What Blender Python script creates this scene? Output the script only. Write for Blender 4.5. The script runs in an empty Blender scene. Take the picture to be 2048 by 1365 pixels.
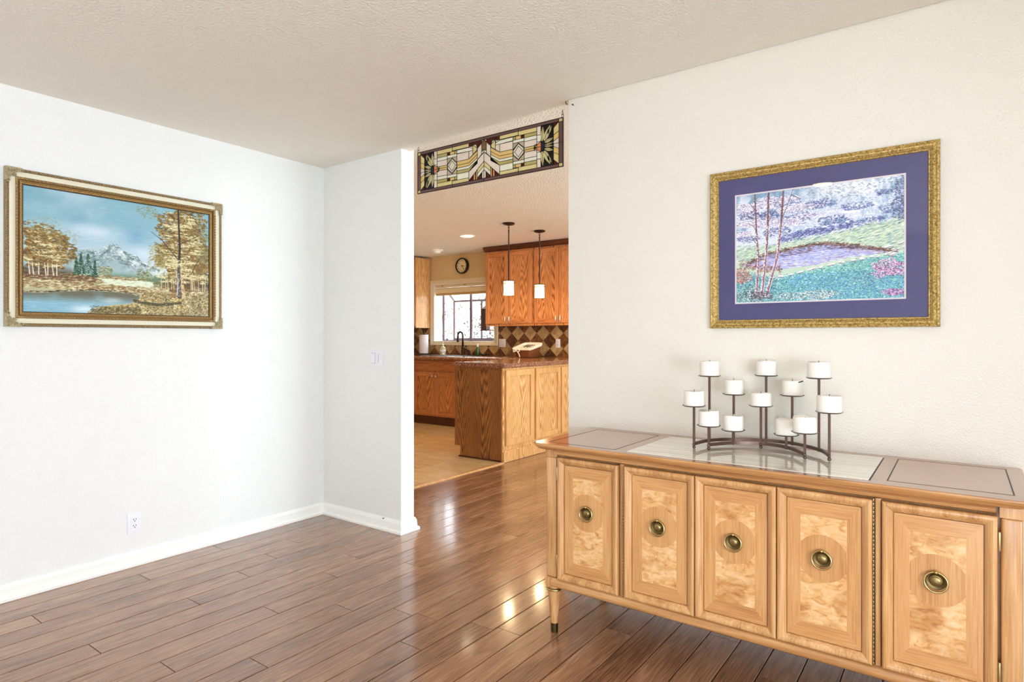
import bpy, bmesh, math, random
import numpy as np
from mathutils import Vector, Matrix

random.seed(7)
PI = math.pi
S = bpy.context.scene
C = S.collection

# ------------------------------------------------------------------ camera
cam_d = bpy.data.cameras.new('camera')
cam_d.sensor_width = 36.0
cam_d.lens = 1231.2 / 2048 * 36.0
cam_d.shift_y = -7.5 / 2048
cam_d.clip_start = 0.05
cam = bpy.data.objects.new('camera', cam_d)
cam.location = (0, 0, 1.245)
cam.rotation_euler = (PI / 2, 0, math.radians(36.13))
C.objects.link(cam)
S.camera = cam

# ------------------------------------------------------------------ colour management
S.view_settings.view_transform = 'Standard'
S.view_settings.look = 'None'
S.view_settings.exposure = 0.04
S.view_settings.gamma = 1.0
S.view_settings.use_curve_mapping = False
S.cycles.max_bounces = 10
S.cycles.diffuse_bounces = 6
S.cycles.glossy_bounces = 5
S.cycles.transparent_max_bounces = 16
S.cycles.sample_clamp_indirect = 6.0
S.cycles.use_denoising = True
S.cycles.caustics_reflective = False
S.cycles.caustics_refractive = False

# ------------------------------------------------------------------ world: bright overcast daylight
w = bpy.data.worlds.new('sky'); S.world = w; w.use_nodes = True
bg = w.node_tree.nodes['Background']
bg.inputs[0].default_value = (0.88, 0.94, 1.0, 1)
bg.inputs[1].default_value = 6.0

def area(name, loc, rot, sx, sy, power, col):
    l = bpy.data.lights.new(name, 'AREA'); l.shape = 'RECTANGLE'
    l.size = sx; l.size_y = sy; l.energy = power; l.color = col
    o = bpy.data.objects.new(name, l); o.location = loc; o.rotation_euler = rot
    C.objects.link(o); return o
# daylight entering through the openings of the rooms
area('daylight_east', (2.9, -0.5, 0.92), (0, PI / 2 + 0.05, 0), 0.85, 5.2, 205, (0.60, 0.78, 1.0))
area('daylight_south', (0.45, -3.6, 1.05), (PI / 2 + 0.12, 0, 0), 1.3, 2.0, 30, (0.60, 0.78, 1.0))
area('daylight_family_room', (1.35, 4.9, 1.1), (0, PI / 2 + 0.15, 0), 1.9, 3.2, 150, (0.66, 0.82, 1.0))

# ------------------------------------------------------------------ helpers
def lin(c):
    r = []
    for v in c[:3]:
        v = v / 255.0
        r.append(v / 12.92 if v <= 0.04045 else ((v + 0.055) / 1.055) ** 2.4)
    return (r[0], r[1], r[2], 1.0)

def newmat(name):
    m = bpy.data.materials.new(name); m.use_nodes = True
    nt = m.node_tree
    return m, nt, nt.nodes['Principled BSDF']

def link(nt, a, b): nt.links.new(a, b)

def mat_plain(name, col, rough=0.5, metal=0.0, var=0.06, bump=0.0, bscale=60.0, coat=0.0, spec=0.5):
    m, nt, b = newmat(name)
    tc = nt.nodes.new('ShaderNodeTexCoord')
    n = nt.nodes.new('ShaderNodeTexNoise'); n.inputs['Scale'].default_value = 12.0; n.inputs['Detail'].default_value = 4
    link(nt, tc.outputs['Object'], n.inputs['Vector'])
    mix = nt.nodes.new('ShaderNodeMix'); mix.data_type = 'RGBA'
    c = lin(col)
    mix.inputs[6].default_value = tuple(min(1, v * (1 - var)) for v in c[:3]) + (1,)
    mix.inputs[7].default_value = tuple(min(1, v * (1 + var)) for v in c[:3]) + (1,)
    link(nt, n.outputs['Fac'], mix.inputs[0]); link(nt, mix.outputs[2], b.inputs['Base Color'])
    b.inputs['Roughness'].default_value = rough; b.inputs['Metallic'].default_value = metal
    b.inputs['Coat Weight'].default_value = coat; b.inputs['Specular IOR Level'].default_value = spec
    if bump > 0:
        n2 = nt.nodes.new('ShaderNodeTexNoise'); n2.inputs['Scale'].default_value = bscale; n2.inputs['Detail'].default_value = 3
        link(nt, tc.outputs['Object'], n2.inputs['Vector'])
        bp = nt.nodes.new('ShaderNodeBump'); bp.inputs['Strength'].default_value = bump; bp.inputs['Distance'].default_value = 0.01
        link(nt, n2.outputs['Fac'], bp.inputs['Height']); link(nt, bp.outputs['Normal'], b.inputs['Normal'])
    return m

def mat_wood(name, cols, axis='Z', scale=1.0, rough=0.3, coat=0.0, grain=1.0, fig=0.6, bump=0.05, rand=0.5, stretch=14.0, tone=0.25, pos=(0.25, 0.5, 0.75), cath=0.0, cathk=270.0):
    """cols: dark, mid, light sRGB. Grain runs along axis."""
    m, nt, b = newmat(name)
    tc = nt.nodes.new('ShaderNodeTexCoord'); oi = nt.nodes.new('ShaderNodeObjectInfo')
    off = nt.nodes.new('ShaderNodeVectorMath'); off.operation = 'MULTIPLY_ADD'
    cx = nt.nodes.new('ShaderNodeCombineXYZ')
    for i in range(3): link(nt, oi.outputs['Random'], cx.inputs[i])
    link(nt, cx.outputs[0], off.inputs[0]); off.inputs[1].default_value = (13.7, 17.3, 11.1)
    link(nt, tc.outputs['Object'], off.inputs[2])
    mp = nt.nodes.new('ShaderNodeMapping'); link(nt, off.outputs[0], mp.inputs['Vector'])
    sc = [stretch, stretch, stretch]; sc['XYZ'.index(axis)] = 1.0
    mp.inputs['Scale'].default_value = [v * scale for v in sc]
    # warped growth-ring figure
    n1 = nt.nodes.new('ShaderNodeTexNoise'); n1.inputs['Scale'].default_value = 0.9; n1.inputs['Detail'].default_value = 2; n1.inputs['Distortion'].default_value = 0.6
    link(nt, mp.outputs[0], n1.inputs['Vector'])
    mul = nt.nodes.new('ShaderNodeMath'); mul.operation = 'MULTIPLY'; mul.inputs[1].default_value = 9.0 * grain
    link(nt, n1.outputs['Fac'], mul.inputs[0])
    fr = nt.nodes.new('ShaderNodeMath'); fr.operation = 'PINGPONG'; fr.inputs[1].default_value = 0.5
    link(nt, mul.outputs[0], fr.inputs[0])
    if cath > 0:
        sx = nt.nodes.new('ShaderNodeSeparateXYZ'); link(nt, tc.outputs['Object'], sx.inputs[0])
        au = nt.nodes.new('ShaderNodeMath'); au.operation = 'MULTIPLY_ADD'; au.inputs[1].default_value = 0.09; link(nt, oi.outputs['Random'], au.inputs[0]); link(nt, sx.outputs['X'], au.inputs[2])
        pp = nt.nodes.new('ShaderNodeMath'); pp.operation = 'PINGPONG'; pp.inputs[1].default_value = cath; link(nt, au.outputs[0], pp.inputs[0])
        sb_ = nt.nodes.new('ShaderNodeMath'); sb_.operation = 'SUBTRACT'; sb_.inputs[1].default_value = cath / 2; link(nt, pp.outputs[0], sb_.inputs[0])
        sq = nt.nodes.new('ShaderNodeMath'); sq.operation = 'POWER'; sq.inputs[1].default_value = 2.0
        ab = nt.nodes.new('ShaderNodeMath'); ab.operation = 'ABSOLUTE'; link(nt, sb_.outputs[0], ab.inputs[0]); link(nt, ab.outputs[0], sq.inputs[0])
        k1 = nt.nodes.new('ShaderNodeMath'); k1.operation = 'MULTIPLY'; k1.inputs[1].default_value = cathk; link(nt, sq.outputs[0], k1.inputs[0])
        k2 = nt.nodes.new('ShaderNodeMath'); k2.operation = 'MULTIPLY_ADD'; k2.inputs[1].default_value = -6.5; link(nt, sx.outputs['Z'], k2.inputs[0]); link(nt, k1.outputs[0], k2.inputs[2])
        k3 = nt.nodes.new('ShaderNodeMath'); k3.operation = 'MULTIPLY_ADD'; k3.inputs[1].default_value = 0.35; link(nt, mul.outputs[0], k3.inputs[0]); link(nt, k2.outputs[0], k3.inputs[2])
        link(nt, k3.outputs[0], fr.inputs[0])
    # fine fibres
    mp2 = nt.nodes.new('ShaderNodeMapping'); link(nt, off.outputs[0], mp2.inputs['Vector'])
    sc2 = [220, 220, 220]; sc2['XYZ'.index(axis)] = 7.0
    mp2.inputs['Scale'].default_value = [v * scale for v in sc2]
    n2 = nt.nodes.new('ShaderNodeTexNoise'); n2.inputs['Scale'].default_value = 1.0; n2.inputs['Detail'].default_value = 5; n2.inputs['Roughness'].default_value = 0.6
    link(nt, mp2.outputs[0], n2.inputs['Vector'])
    # broad blotches
    mp3 = nt.nodes.new('ShaderNodeMapping'); link(nt, off.outputs[0], mp3.inputs['Vector'])
    sc3 = [6, 6, 6]; sc3['XYZ'.index(axis)] = 1.5
    mp3.inputs['Scale'].default_value = [v * scale for v in sc3]
    n3 = nt.nodes.new('ShaderNodeTexNoise'); n3.inputs['Scale'].default_value = 1.0; n3.inputs['Detail'].default_value = 3
    link(nt, mp3.outputs[0], n3.inputs['Vector'])
    a1 = nt.nodes.new('ShaderNodeMath'); a1.operation = 'MULTIPLY'; a1.inputs[1].default_value = fig
    link(nt, fr.outputs[0], a1.inputs[0])
    a2 = nt.nodes.new('ShaderNodeMath'); a2.operation = 'MULTIPLY_ADD'; a2.inputs[1].default_value = 0.75 - fig * 0.35
    link(nt, n2.outputs['Fac'], a2.inputs[0]); link(nt, a1.outputs[0], a2.inputs[2])
    a3 = nt.nodes.new('ShaderNodeMath'); a3.operation = 'MULTIPLY_ADD'; a3.inputs[1].default_value = tone
    link(nt, n3.outputs['Fac'], a3.inputs[0]); link(nt, a2.outputs[0], a3.inputs[2])
    rr = nt.nodes.new('ShaderNodeMath'); rr.operation = 'MULTIPLY_ADD'; rr.inputs[1].default_value = rand * 0.35
    link(nt, oi.outputs['Random'], rr.inputs[0]); link(nt, a3.outputs[0], rr.inputs[2])
    rp = nt.nodes.new('ShaderNodeValToRGB'); link(nt, rr.outputs[0], rp.inputs[0])
    e = rp.color_ramp.elements
    shift = tone * 0.5 + rand * 0.175 - 0.12
    e[0].position = pos[0] + shift; e[0].color = lin(cols[0])
    e[1].position = pos[2] + shift; e[1].color = lin(cols[2])
    k = e.new(pos[1] + shift); k.color = lin(cols[1])
    link(nt, rp.outputs[0], b.inputs['Base Color'])
    b.inputs['Roughness'].default_value = rough; b.inputs['Coat Weight'].default_value = coat
    b.inputs['Coat Roughness'].default_value = 0.1
    bp = nt.nodes.new('ShaderNodeBump'); bp.inputs['Strength'].default_value = bump; bp.inputs['Distance'].default_value = 0.002
    link(nt, n2.outputs['Fac'], bp.inputs['Height']); link(nt, bp.outputs['Normal'], b.inputs['Normal'])
    return m

def mat_glow(name, col, strength):
    m, nt, b = newmat(name)
    b.inputs['Base Color'].default_value = lin(col)
    b.inputs['Emission Color'].default_value = lin(col); b.inputs['Emission Strength'].default_value = strength
    return m

def mat_pane(name, fac=0.07, rough=0.0):
    m = bpy.data.materials.new(name); m.use_nodes = True; nt = m.node_tree
    nt.nodes.clear()
    o = nt.nodes.new('ShaderNodeOutputMaterial'); mx = nt.nodes.new('ShaderNodeMixShader')
    t = nt.nodes.new('ShaderNodeBsdfTransparent'); g = nt.nodes.new('ShaderNodeBsdfGlossy')
    g.inputs['Roughness'].default_value = rough
    lw = nt.nodes.new('ShaderNodeLayerWeight'); lw.inputs['Blend'].default_value = 0.5
    pw = nt.nodes.new('ShaderNodeMath'); pw.operation = 'POWER'; pw.inputs[1].default_value = 5.0
    link(nt, lw.outputs['Facing'], pw.inputs[0])
    ma = nt.nodes.new('ShaderNodeMath'); ma.operation = 'MULTIPLY_ADD'; ma.inputs[1].default_value = 0.5; ma.inputs[2].default_value = fac * 0.6
    link(nt, pw.outputs[0], ma.inputs[0]); link(nt, ma.outputs[0], mx.inputs[0])
    link(nt, t.outputs[0], mx.inputs[1]); link(nt, g.outputs[0], mx.inputs[2]); link(nt, mx.outputs[0], o.inputs[0])
    return m

M = {}
M['wall'] = mat_plain('wall_paint', (236, 236, 231), 0.6, var=0.012, bump=0.35, bscale=140)
M['wall_warm_lit'] = mat_plain('wall_paint_warm_lit', (238, 233, 220), 0.6, var=0.012, bump=0.35, bscale=140)  # same paint as the other walls, warm light on it put into the colour
M['kwall'] = mat_plain('kitchen_wall_paint', (222, 198, 152), 0.6, var=0.02, bump=0.2, bscale=120)
M['ceil'] = mat_plain('ceiling_paint', (240, 236, 224), 0.8, var=0.02, bump=0.55, bscale=95)
M['ceil_k'] = mat_plain('ceiling_stipple', (236, 232, 218), 0.85, var=0.05, bump=1.0, bscale=75)
M['trim'] = mat_plain('white_trim_paint', (244, 243, 236), 0.35, var=0.01)
M['trim_k'] = mat_plain('cream_trim_paint', (232, 220, 190), 0.4, var=0.02)
M['plank'] = mat_wood('laminate_plank', ((78, 50, 36), (148, 105, 76), (188, 146, 112)), 'Y', 1.0, rough=0.22, coat=0.55, grain=1.0, fig=0.22, bump=0.10, rand=0.3, stretch=14, tone=0.4)
M['joint'] = mat_plain('floor_joint', (52, 28, 18), 0.8)
M['ktile'] = mat_wood('kitchen_floor_tile', ((200, 164, 112), (230, 196, 142), (242, 216, 168)), 'X', 1.0, rough=0.22, coat=0.2, grain=0.6, fig=0.25, bump=0.03, rand=0.3, stretch=8, tone=0.4)
M['grout'] = mat_plain('floor_grout', (190, 160, 122), 0.7)
M['oak'] = mat_wood('oak_cabinet', ((112, 62, 32), (192, 122, 70), (224, 158, 102)), 'Z', 1.3, rough=0.32, coat=0.15, grain=1.3, fig=0.85, bump=0.12, rand=0.2, cath=0.2, cathk=420.0)
M['oak_h'] = mat_wood('oak_rail', ((124, 70, 36), (194, 122, 70), (220, 152, 96)), 'X', 1.3, rough=0.32, coat=0.15, grain=0.9, fig=0.4, bump=0.1, rand=0.25)
M['oak_hy'] = mat_wood('oak_rail_side', ((140, 88, 40), (196, 136, 72), (222, 168, 102)), 'Y', 1.3, rough=0.32, coat=0.15, grain=0.9, fig=0.4, bump=0.1, rand=0.25)
M['oak_lit'] = mat_wood('oak_cabinet_lit', ((146, 94, 48), (208, 154, 92), (236, 192, 132)), 'Z', 1.3, rough=0.32, coat=0.15, grain=1.3, fig=0.8, bump=0.12, rand=0.15, cath=0.24, cathk=380.0)  # the cabinet oak where light falls on it, brightness painted in
M['oak_stile'] = mat_wood('oak_stile', ((124, 70, 36), (196, 126, 74), (218, 150, 96)), 'Z', 1.3, rough=0.32, coat=0.15, grain=0.7, fig=0.3, bump=0.1, rand=0.25)
M['oak_stile_l'] = mat_wood('oak_stile_lit', ((160, 108, 60), (216, 164, 102), (236, 192, 132)), 'Z', 1.3, rough=0.32, coat=0.15, grain=0.7, fig=0.3, bump=0.1, rand=0.2)  # stile oak with the same painted-in light
M['oak_side_lit'] = mat_wood('oak_side_lit', ((146, 94, 48), (208, 154, 92), (236, 192, 132)), 'Z', 1.3, rough=0.3, coat=0.3, grain=1.3, fig=0.5, bump=0.12, rand=0.15)  # lit oak tone again, without the cathedral figure
M['oak_dark'] = mat_wood('oak_crown', ((60, 28, 14), (84, 42, 22), (104, 56, 30)), 'X', 1.0, rough=0.4)
M['oak_shaded'] = mat_wood('oak_end_panel_shaded', ((64, 34, 16), (128, 80, 42), (168, 112, 64)), 'Z', 1.0, rough=0.35, coat=0.1, grain=1.6, fig=0.95, bump=0.1, rand=0.0, cath=0.3, cathk=380.0)  # same oak on the shadow side, shade painted into the colour
M['toe'] = mat_wood('toe_kick', ((50, 20, 10), (74, 32, 18), (92, 44, 26)), 'X', 1.0, rough=0.4)
M['honey'] = mat_wood('honey_wood', ((150, 98, 54), (200, 148, 92), (226, 180, 126)), 'Z', 0.9, rough=0.3, coat=0.25, grain=0.5, fig=0.3, bump=0.04, rand=0.2, tone=0.35)
M['honey_h'] = mat_wood('honey_wood_rail', ((146, 94, 50), (192, 138, 84), (216, 168, 114)), 'X', 0.9, rough=0.3, coat=0.25, grain=0.5, fig=0.3, bump=0.04, rand=0.2, tone=0.35)
M['sbtop'] = mat_wood('sideboard_top_wood', ((138, 84, 48), (168, 112, 70), (190, 136, 92)), 'X', 0.9, rough=0.2, coat=0.7, grain=0.4, fig=0.25, bump=0.02, rand=0.1, tone=0.3)
M['dark'] = mat_plain('dark_line', (40, 20, 14), 0.5)
M['brass'] = mat_plain('antique_brass', (190, 168, 112), 0.28, metal=1.0, var=0.2)
M['brass_d'] = mat_plain('antique_brass_dark', (104, 88, 54), 0.34, metal=1.0, var=0.35)
M['brass_m'] = mat_plain('antique_brass_aged', (150, 130, 84), 0.32, metal=0.9, var=0.35)
M['hinge'] = mat_plain('brass_hinge', (200, 180, 130), 0.35, metal=0.9)
M['nickel'] = mat_plain('brushed_nickel', (236, 230, 220), 0.35, metal=0.6)
M['bronze'] = mat_plain('oil_rubbed_bronze', (58, 42, 32), 0.38, metal=0.7, var=0.2)
M['candlemetal'] = mat_plain('brown_wrought_metal', (112, 88, 80), 0.38, metal=0.75, var=0.2)
M['wax'] = mat_plain('ivory_wax', (246, 240, 230), 0.5, var=0.02)
M['wick'] = mat_plain('charred_wick', (30, 26, 24), 0.9)
def mat_gilt(name, dark, lightc, sc=150, rough=0.4, metal=0.55):
    m, nt, b = newmat(name)
    tc = nt.nodes.new('ShaderNodeTexCoord'); n = nt.nodes.new('ShaderNodeTexNoise')
    n.inputs['Scale'].default_value = sc; n.inputs['Detail'].default_value = 5; n.inputs['Roughness'].default_value = 0.7
    link(nt, tc.outputs['Object'], n.inputs['Vector'])
    rp = nt.nodes.new('ShaderNodeValToRGB'); link(nt, n.outputs['Fac'], rp.inputs[0])
    e = rp.color_ramp.elements; e[0].position = 0.36; e[0].color = lin(dark); e[1].position = 0.60; e[1].color = lin(lightc)
    link(nt, rp.outputs[0], b.inputs['Base Color']); b.inputs['Roughness'].default_value = rough; b.inputs['Metallic'].default_value = metal
    bp = nt.nodes.new('ShaderNodeBump'); bp.inputs['Strength'].default_value = 0.6; bp.inputs['Distance'].default_value = 0.004
    link(nt, n.outputs['Fac'], bp.inputs['Height']); link(nt, bp.outputs['Normal'], b.inputs['Normal'])
    return m
M['gold'] = mat_gilt('gilt', (128, 98, 36), (226, 194, 120))
M['gold_w'] = mat_gilt('warm_gilt', (120, 84, 40), (206, 168, 106), 260)
M['gold_o'] = mat_gilt('ornament_gilt', (84, 70, 48), (214, 196, 152), 300, 0.36, 0.5)
M['gold_d'] = mat_gilt('gilt_bronze', (82, 62, 36), (176, 150, 108), 260, 0.42, 0.5)
M['cream'] = mat_plain('cream_liner', (232, 226, 200), 0.6, var=0.03, bump=0.2, bscale=400)
M['navy'] = mat_plain('navy_mat_board', (66, 62, 118), 0.85, var=0.03)
M['matwhite'] = mat_plain('white_mat_board', (242, 230, 230), 0.8, var=0.01)
M['plastic'] = mat_plain('white_plastic', (238, 238, 240), 0.3, var=0.005)
M['slot'] = mat_plain('socket_slot', (14, 14, 16), 0.6)
M['lead'] = mat_plain('lead_came', (34, 28, 20), 0.5, metal=0.4)
M['black'] = mat_plain('black_gloss', (16, 14, 16), 0.2, var=0.1)
M['glass'] = mat_pane('window_glass')
M['blind'] = mat_plain('blind_fabric', (244, 232, 196), 0.75, var=0.03)
M['blind_d'] = mat_plain('blind_fabric_edge', (196, 160, 104), 0.75, var=0.05)
M['winframe'] = mat_plain('bronze_window_frame', (104, 88, 96), 0.45, metal=0.2)
M['paper'] = mat_plain('paper_towel', (238, 236, 240), 0.9, var=0.02, bump=0.3, bscale=200)
M['hill'] = mat_plain('pale_hillside', (226, 222, 214), 0.95, var=0.15)
M['leaf'] = mat_plain('shrub_leaf', (52, 56, 48), 0.9, var=0.3)
M['leaf_r'] = mat_plain('shrub_blossom', (150, 50, 56), 0.9, var=0.3)
M['wicker'] = mat_plain('wicker', (132, 74, 34), 0.6, var=0.5, bump=0.8, bscale=180)
M['cloth'] = mat_plain('white_cloth', (240, 232, 214), 0.85, var=0.03, bump=0.2, bscale=120)
M['brownbox'] = mat_plain('dark_brown_wood', (72, 44, 32), 0.6, var=0.2)

def mat_stone(name, cols, scale=18, rough=0.35, coat=0.2, rand=True, bump=0.15):
    m, nt, b = newmat(name)
    tc = nt.nodes.new('ShaderNodeTexCoord'); oi = nt.nodes.new('ShaderNodeObjectInfo')
    ad = nt.nodes.new('ShaderNodeVectorMath'); ad.operation = 'MULTIPLY_ADD'
    cx = nt.nodes.new('ShaderNodeCombineXYZ')
    for i in range(3): link(nt, oi.outputs['Random'], cx.inputs[i])
    link(nt, cx.outputs[0], ad.inputs[0]); ad.inputs[1].default_value = (9, 7, 5) if rand else (0, 0, 0)
    link(nt, tc.outputs['Object'], ad.inputs[2])
    n = nt.nodes.new('ShaderNodeTexNoise'); n.inputs['Scale'].default_value = scale; n.inputs['Detail'].default_value = 7; n.inputs['Roughness'].default_value = 0.65
    n.inputs['Distortion'].default_value = 0.5
    link(nt, ad.outputs[0], n.inputs['Vector'])
    r = nt.nodes.new('ShaderNodeMath'); r.operation = 'MULTIPLY_ADD'; r.inputs[1].default_value = 0.16 if rand else 0.0
    link(nt, oi.outputs['Random'], r.inputs[0]); link(nt, n.outputs['Fac'], r.inputs[2])
    rp = nt.nodes.new('ShaderNodeValToRGB'); link(nt, r.outputs[0], rp.inputs[0])
    e = rp.color_ramp.elements
    e[0].position = 0.38; e[0].color = lin(cols[0]); e[1].position = 0.72; e[1].color = lin(cols[2])
    k = e.new(0.55); k.color = lin(cols[1])
    link(nt, rp.outputs[0], b.inputs['Base Color'])
    b.inputs['Roughness'].default_value = rough; b.inputs['Coat Weight'].default_value = coat
    bp = nt.nodes.new('ShaderNodeBump'); bp.inputs['Strength'].default_value = bump; bp.inputs['Distance'].default_value = 0.003
    link(nt, n.outputs['Fac'], bp.inputs['Height']); link(nt, bp.outputs['Normal'], b.inputs['Normal'])
    return m
M['tile_l'] = mat_stone('tan_slate_tile', ((142, 112, 74), (178, 146, 98), (200, 170, 122)), 14)
M['tile_d'] = mat_stone('brown_slate_tile', ((48, 26, 15), (92, 54, 30), (140, 92, 52)), 26)
M['granite'] = mat_stone('granite_edge', ((78, 44, 34), (158, 104, 80), (226, 184, 154)), 70, 0.16, 0.6, False)
M['granite_top_lit'] = mat_stone('granite_top_lit', ((150, 92, 60), (196, 138, 94), (226, 176, 132)), 60, 0.14, 0.6, False, 0.02)  # same stone, reflection on the upper face painted as a lighter colour

# marble with horizontal veining
def mat_marble():
    m, nt, b = newmat('travertine_inset')
    tc = nt.nodes.new('ShaderNodeTexCoord'); mp = nt.nodes.new('ShaderNodeMapping')
    mp.inputs['Scale'].default_value = (1.6, 38, 1); link(nt, tc.outputs['Object'], mp.inputs['Vector'])
    n = nt.nodes.new('ShaderNodeTexNoise'); n.inputs['Scale'].default_value = 2.2; n.inputs['Detail'].default_value = 6
    link(nt, mp.outputs[0], n.inputs['Vector'])
    rp = nt.nodes.new('ShaderNodeValToRGB'); link(nt, n.outputs['Fac'], rp.inputs[0])
    e = rp.color_ramp.elements
    e[0].position = 0.34; e[0].color = lin((234, 222, 198)); e[1].position = 0.56; e[1].color = lin((254, 249, 238))
    link(nt, rp.outputs[0], b.inputs['Base Color'])
    b.inputs['Roughness'].default_value = 0.08; b.inputs['Coat Weight'].default_value = 0.8; b.inputs['Coat Roughness'].default_value = 0.02
    return m
M['marble'] = mat_marble()

# burl veneer: swirling light figure with small dark eyes, and a plain disc / border around it
def mat_burl():
    m, nt, b = newmat('burl_veneer')
    tc = nt.nodes.new('ShaderNodeTexCoord'); oi = nt.nodes.new('ShaderNodeObjectInfo')
    cx = nt.nodes.new('ShaderNodeCombineXYZ')
    for i in range(3): link(nt, oi.outputs['Random'], cx.inputs[i])
    ad = nt.nodes.new('ShaderNodeVectorMath'); ad.operation = 'MULTIPLY_ADD'; ad.inputs[1].default_value = (7, 5, 9)
    link(nt, cx.outputs[0], ad.inputs[0]); link(nt, tc.outputs['Object'], ad.inputs[2])
    mp = nt.nodes.new('ShaderNodeMapping'); mp.inputs['Scale'].default_value = (1.0, 1.0, 1.9); link(nt, ad.outputs[0], mp.inputs['Vector'])
    n = nt.nodes.new('ShaderNodeTexNoise'); n.inputs['Scale'].default_value = 26; n.inputs['Detail'].default_value = 8; n.inputs['Distortion'].default_value = 0.9
    n.inputs['Roughness'].default_value = 0.62
    link(nt, mp.outputs[0], n.inputs['Vector'])
    rp = nt.nodes.new('ShaderNodeValToRGB'); link(nt, n.outputs['Fac'], rp.inputs[0])
    e = rp.color_ramp.elements
    e[0].position = 0.28; e[0].color = lin((186, 126, 74)); e[1].position = 0.70; e[1].color = lin((240, 206, 160))
    k = e.new(0.46); k.color = lin((224, 172, 110))
    v = nt.nodes.new('ShaderNodeTexVoronoi'); v.inputs['Scale'].default_value = 34; link(nt, ad.outputs[0], v.inputs['Vector'])
    vr = nt.nodes.new('ShaderNodeValToRGB'); link(nt, v.outputs['Distance'], vr.inputs[0])
    vr.color_ramp.elements[0].position = 0.05; vr.color_ramp.elements[0].color = (0.45, 0.3, 0.2, 1)
    vr.color_ramp.elements[1].position = 0.16; vr.color_ramp.elements[1].color = (1, 1, 1, 1)
    mx = nt.nodes.new('ShaderNodeMix'); mx.data_type = 'RGBA'; mx.blend_type = 'MULTIPLY'; mx.inputs[0].default_value = 0.4
    link(nt, rp.outputs[0], mx.inputs[6]); link(nt, vr.outputs[0], mx.inputs[7])
    nb = nt.nodes.new('ShaderNodeTexNoise'); nb.inputs['Scale'].default_value = 9; nb.inputs['Detail'].default_value = 4; link(nt, ad.outputs[0], nb.inputs['Vector'])
    rb = nt.nodes.new('ShaderNodeValToRGB'); link(nt, nb.outputs['Fac'], rb.inputs[0])
    rb.color_ramp.elements[0].position = 0.34; rb.color_ramp.elements[0].color = (0.76, 0.64, 0.52, 1); rb.color_ramp.elements[1].position = 0.52; rb.color_ramp.elements[1].color = (1, 1, 1, 1)
    m3 = nt.nodes.new('ShaderNodeMix'); m3.data_type = 'RGBA'; m3.blend_type = 'MULTIPLY'; m3.inputs[0].default_value = 1.0
    link(nt, mx.outputs[2], m3.inputs[6]); link(nt, rb.outputs[0], m3.inputs[7])
    link(nt, m3.outputs[2], b.inputs['Base Color'])
    b.inputs['Roughness'].default_value = 0.3; b.inputs['Coat Weight'].default_value = 0.25
    return m
M['burl'] = mat_burl()
def mat_vcol(name, rough=0.6, bump=0.3):
    m, nt, b = newmat(name)
    a = nt.nodes.new('ShaderNodeAttribute'); a.attribute_name = 'Col'
    link(nt, a.outputs['Color'], b.inputs['Base Color']); b.inputs['Roughness'].default_value = rough
    tc = nt.nodes.new('ShaderNodeTexCoord')
    n = nt.nodes.new('ShaderNodeTexNoise'); n.inputs['Scale'].default_value = 180; link(nt, tc.outputs['Object'], n.inputs['Vector'])
    bp = nt.nodes.new('ShaderNodeBump'); bp.inputs['Strength'].default_value = bump; bp.inputs['Distance'].default_value = 0.001
    link(nt, n.outputs['Fac'], bp.inputs['Height']); link(nt, bp.outputs['Normal'], b.inputs['Normal'])
    return m
M['canvas'] = mat_vcol('oil_paint', 0.5, 0.4)
M['print'] = mat_vcol('print_paper', 0.7, 0.0)

# ---- mesh helpers
def obj(name, bm, mat, parent=None, loc=None, smooth=False, kind=None):
    me = bpy.data.meshes.new(name)
    bmesh.ops.recalc_face_normals(bm, faces=bm.faces)
    bm.to_mesh(me); bm.free()
    if smooth:
        me.polygons.foreach_set('use_smooth', [True] * len(me.polygons))
        if smooth == 'auto':
            try: me.set_sharp_from_angle(angle=math.radians(35))
            except Exception: pass
    if isinstance(mat, (list, tuple)):
        for q in mat: me.materials.append(q)
    else: me.materials.append(mat)
    o = bpy.data.objects.new(name, me); C.objects.link(o)
    if parent is not None: o.parent = parent
    if loc is not None: o.location = loc
    if kind: o['kind'] = kind
    return o

def thing(name, label, cat, loc=(0, 0, 0), rz=0.0, group=None):
    o = bpy.data.objects.new(name, None); C.objects.link(o)
    o.empty_display_size = 0.05
    o.location = loc; o.rotation_euler = (0, 0, rz); o['label'] = label; o['category'] = cat
    if group: o['group'] = group
    return o

def tag(o, label, cat, group=None):
    o['label'] = label; o['category'] = cat
    if group: o['group'] = group
    return o

def box(bm, x0, x1, y0, y1, z0, z1, bev=0.0, seg=1):
    v = [bm.verts.new((x, y, z)) for x in (x0, x1) for y in (y0, y1) for z in (z0, z1)]
    f = [bm.faces.new([v[i] for i in q]) for q in ((0, 1, 3, 2), (4, 6, 7, 5), (0, 4, 5, 1), (2, 3, 7, 6), (0, 2, 6, 4), (1, 5, 7, 3))]
    if bev > 0:
        ed = list({e for q in f for e in q.edges})
        bmesh.ops.bevel(bm, geom=ed, offset=bev, segments=seg, affect='EDGES', profile=0.6)
    return bm

def B(x0, x1, y0, y1, z0, z1, bev=0.0, seg=1):
    return box(bmesh.new(), x0, x1, y0, y1, z0, z1, bev, seg)

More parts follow.
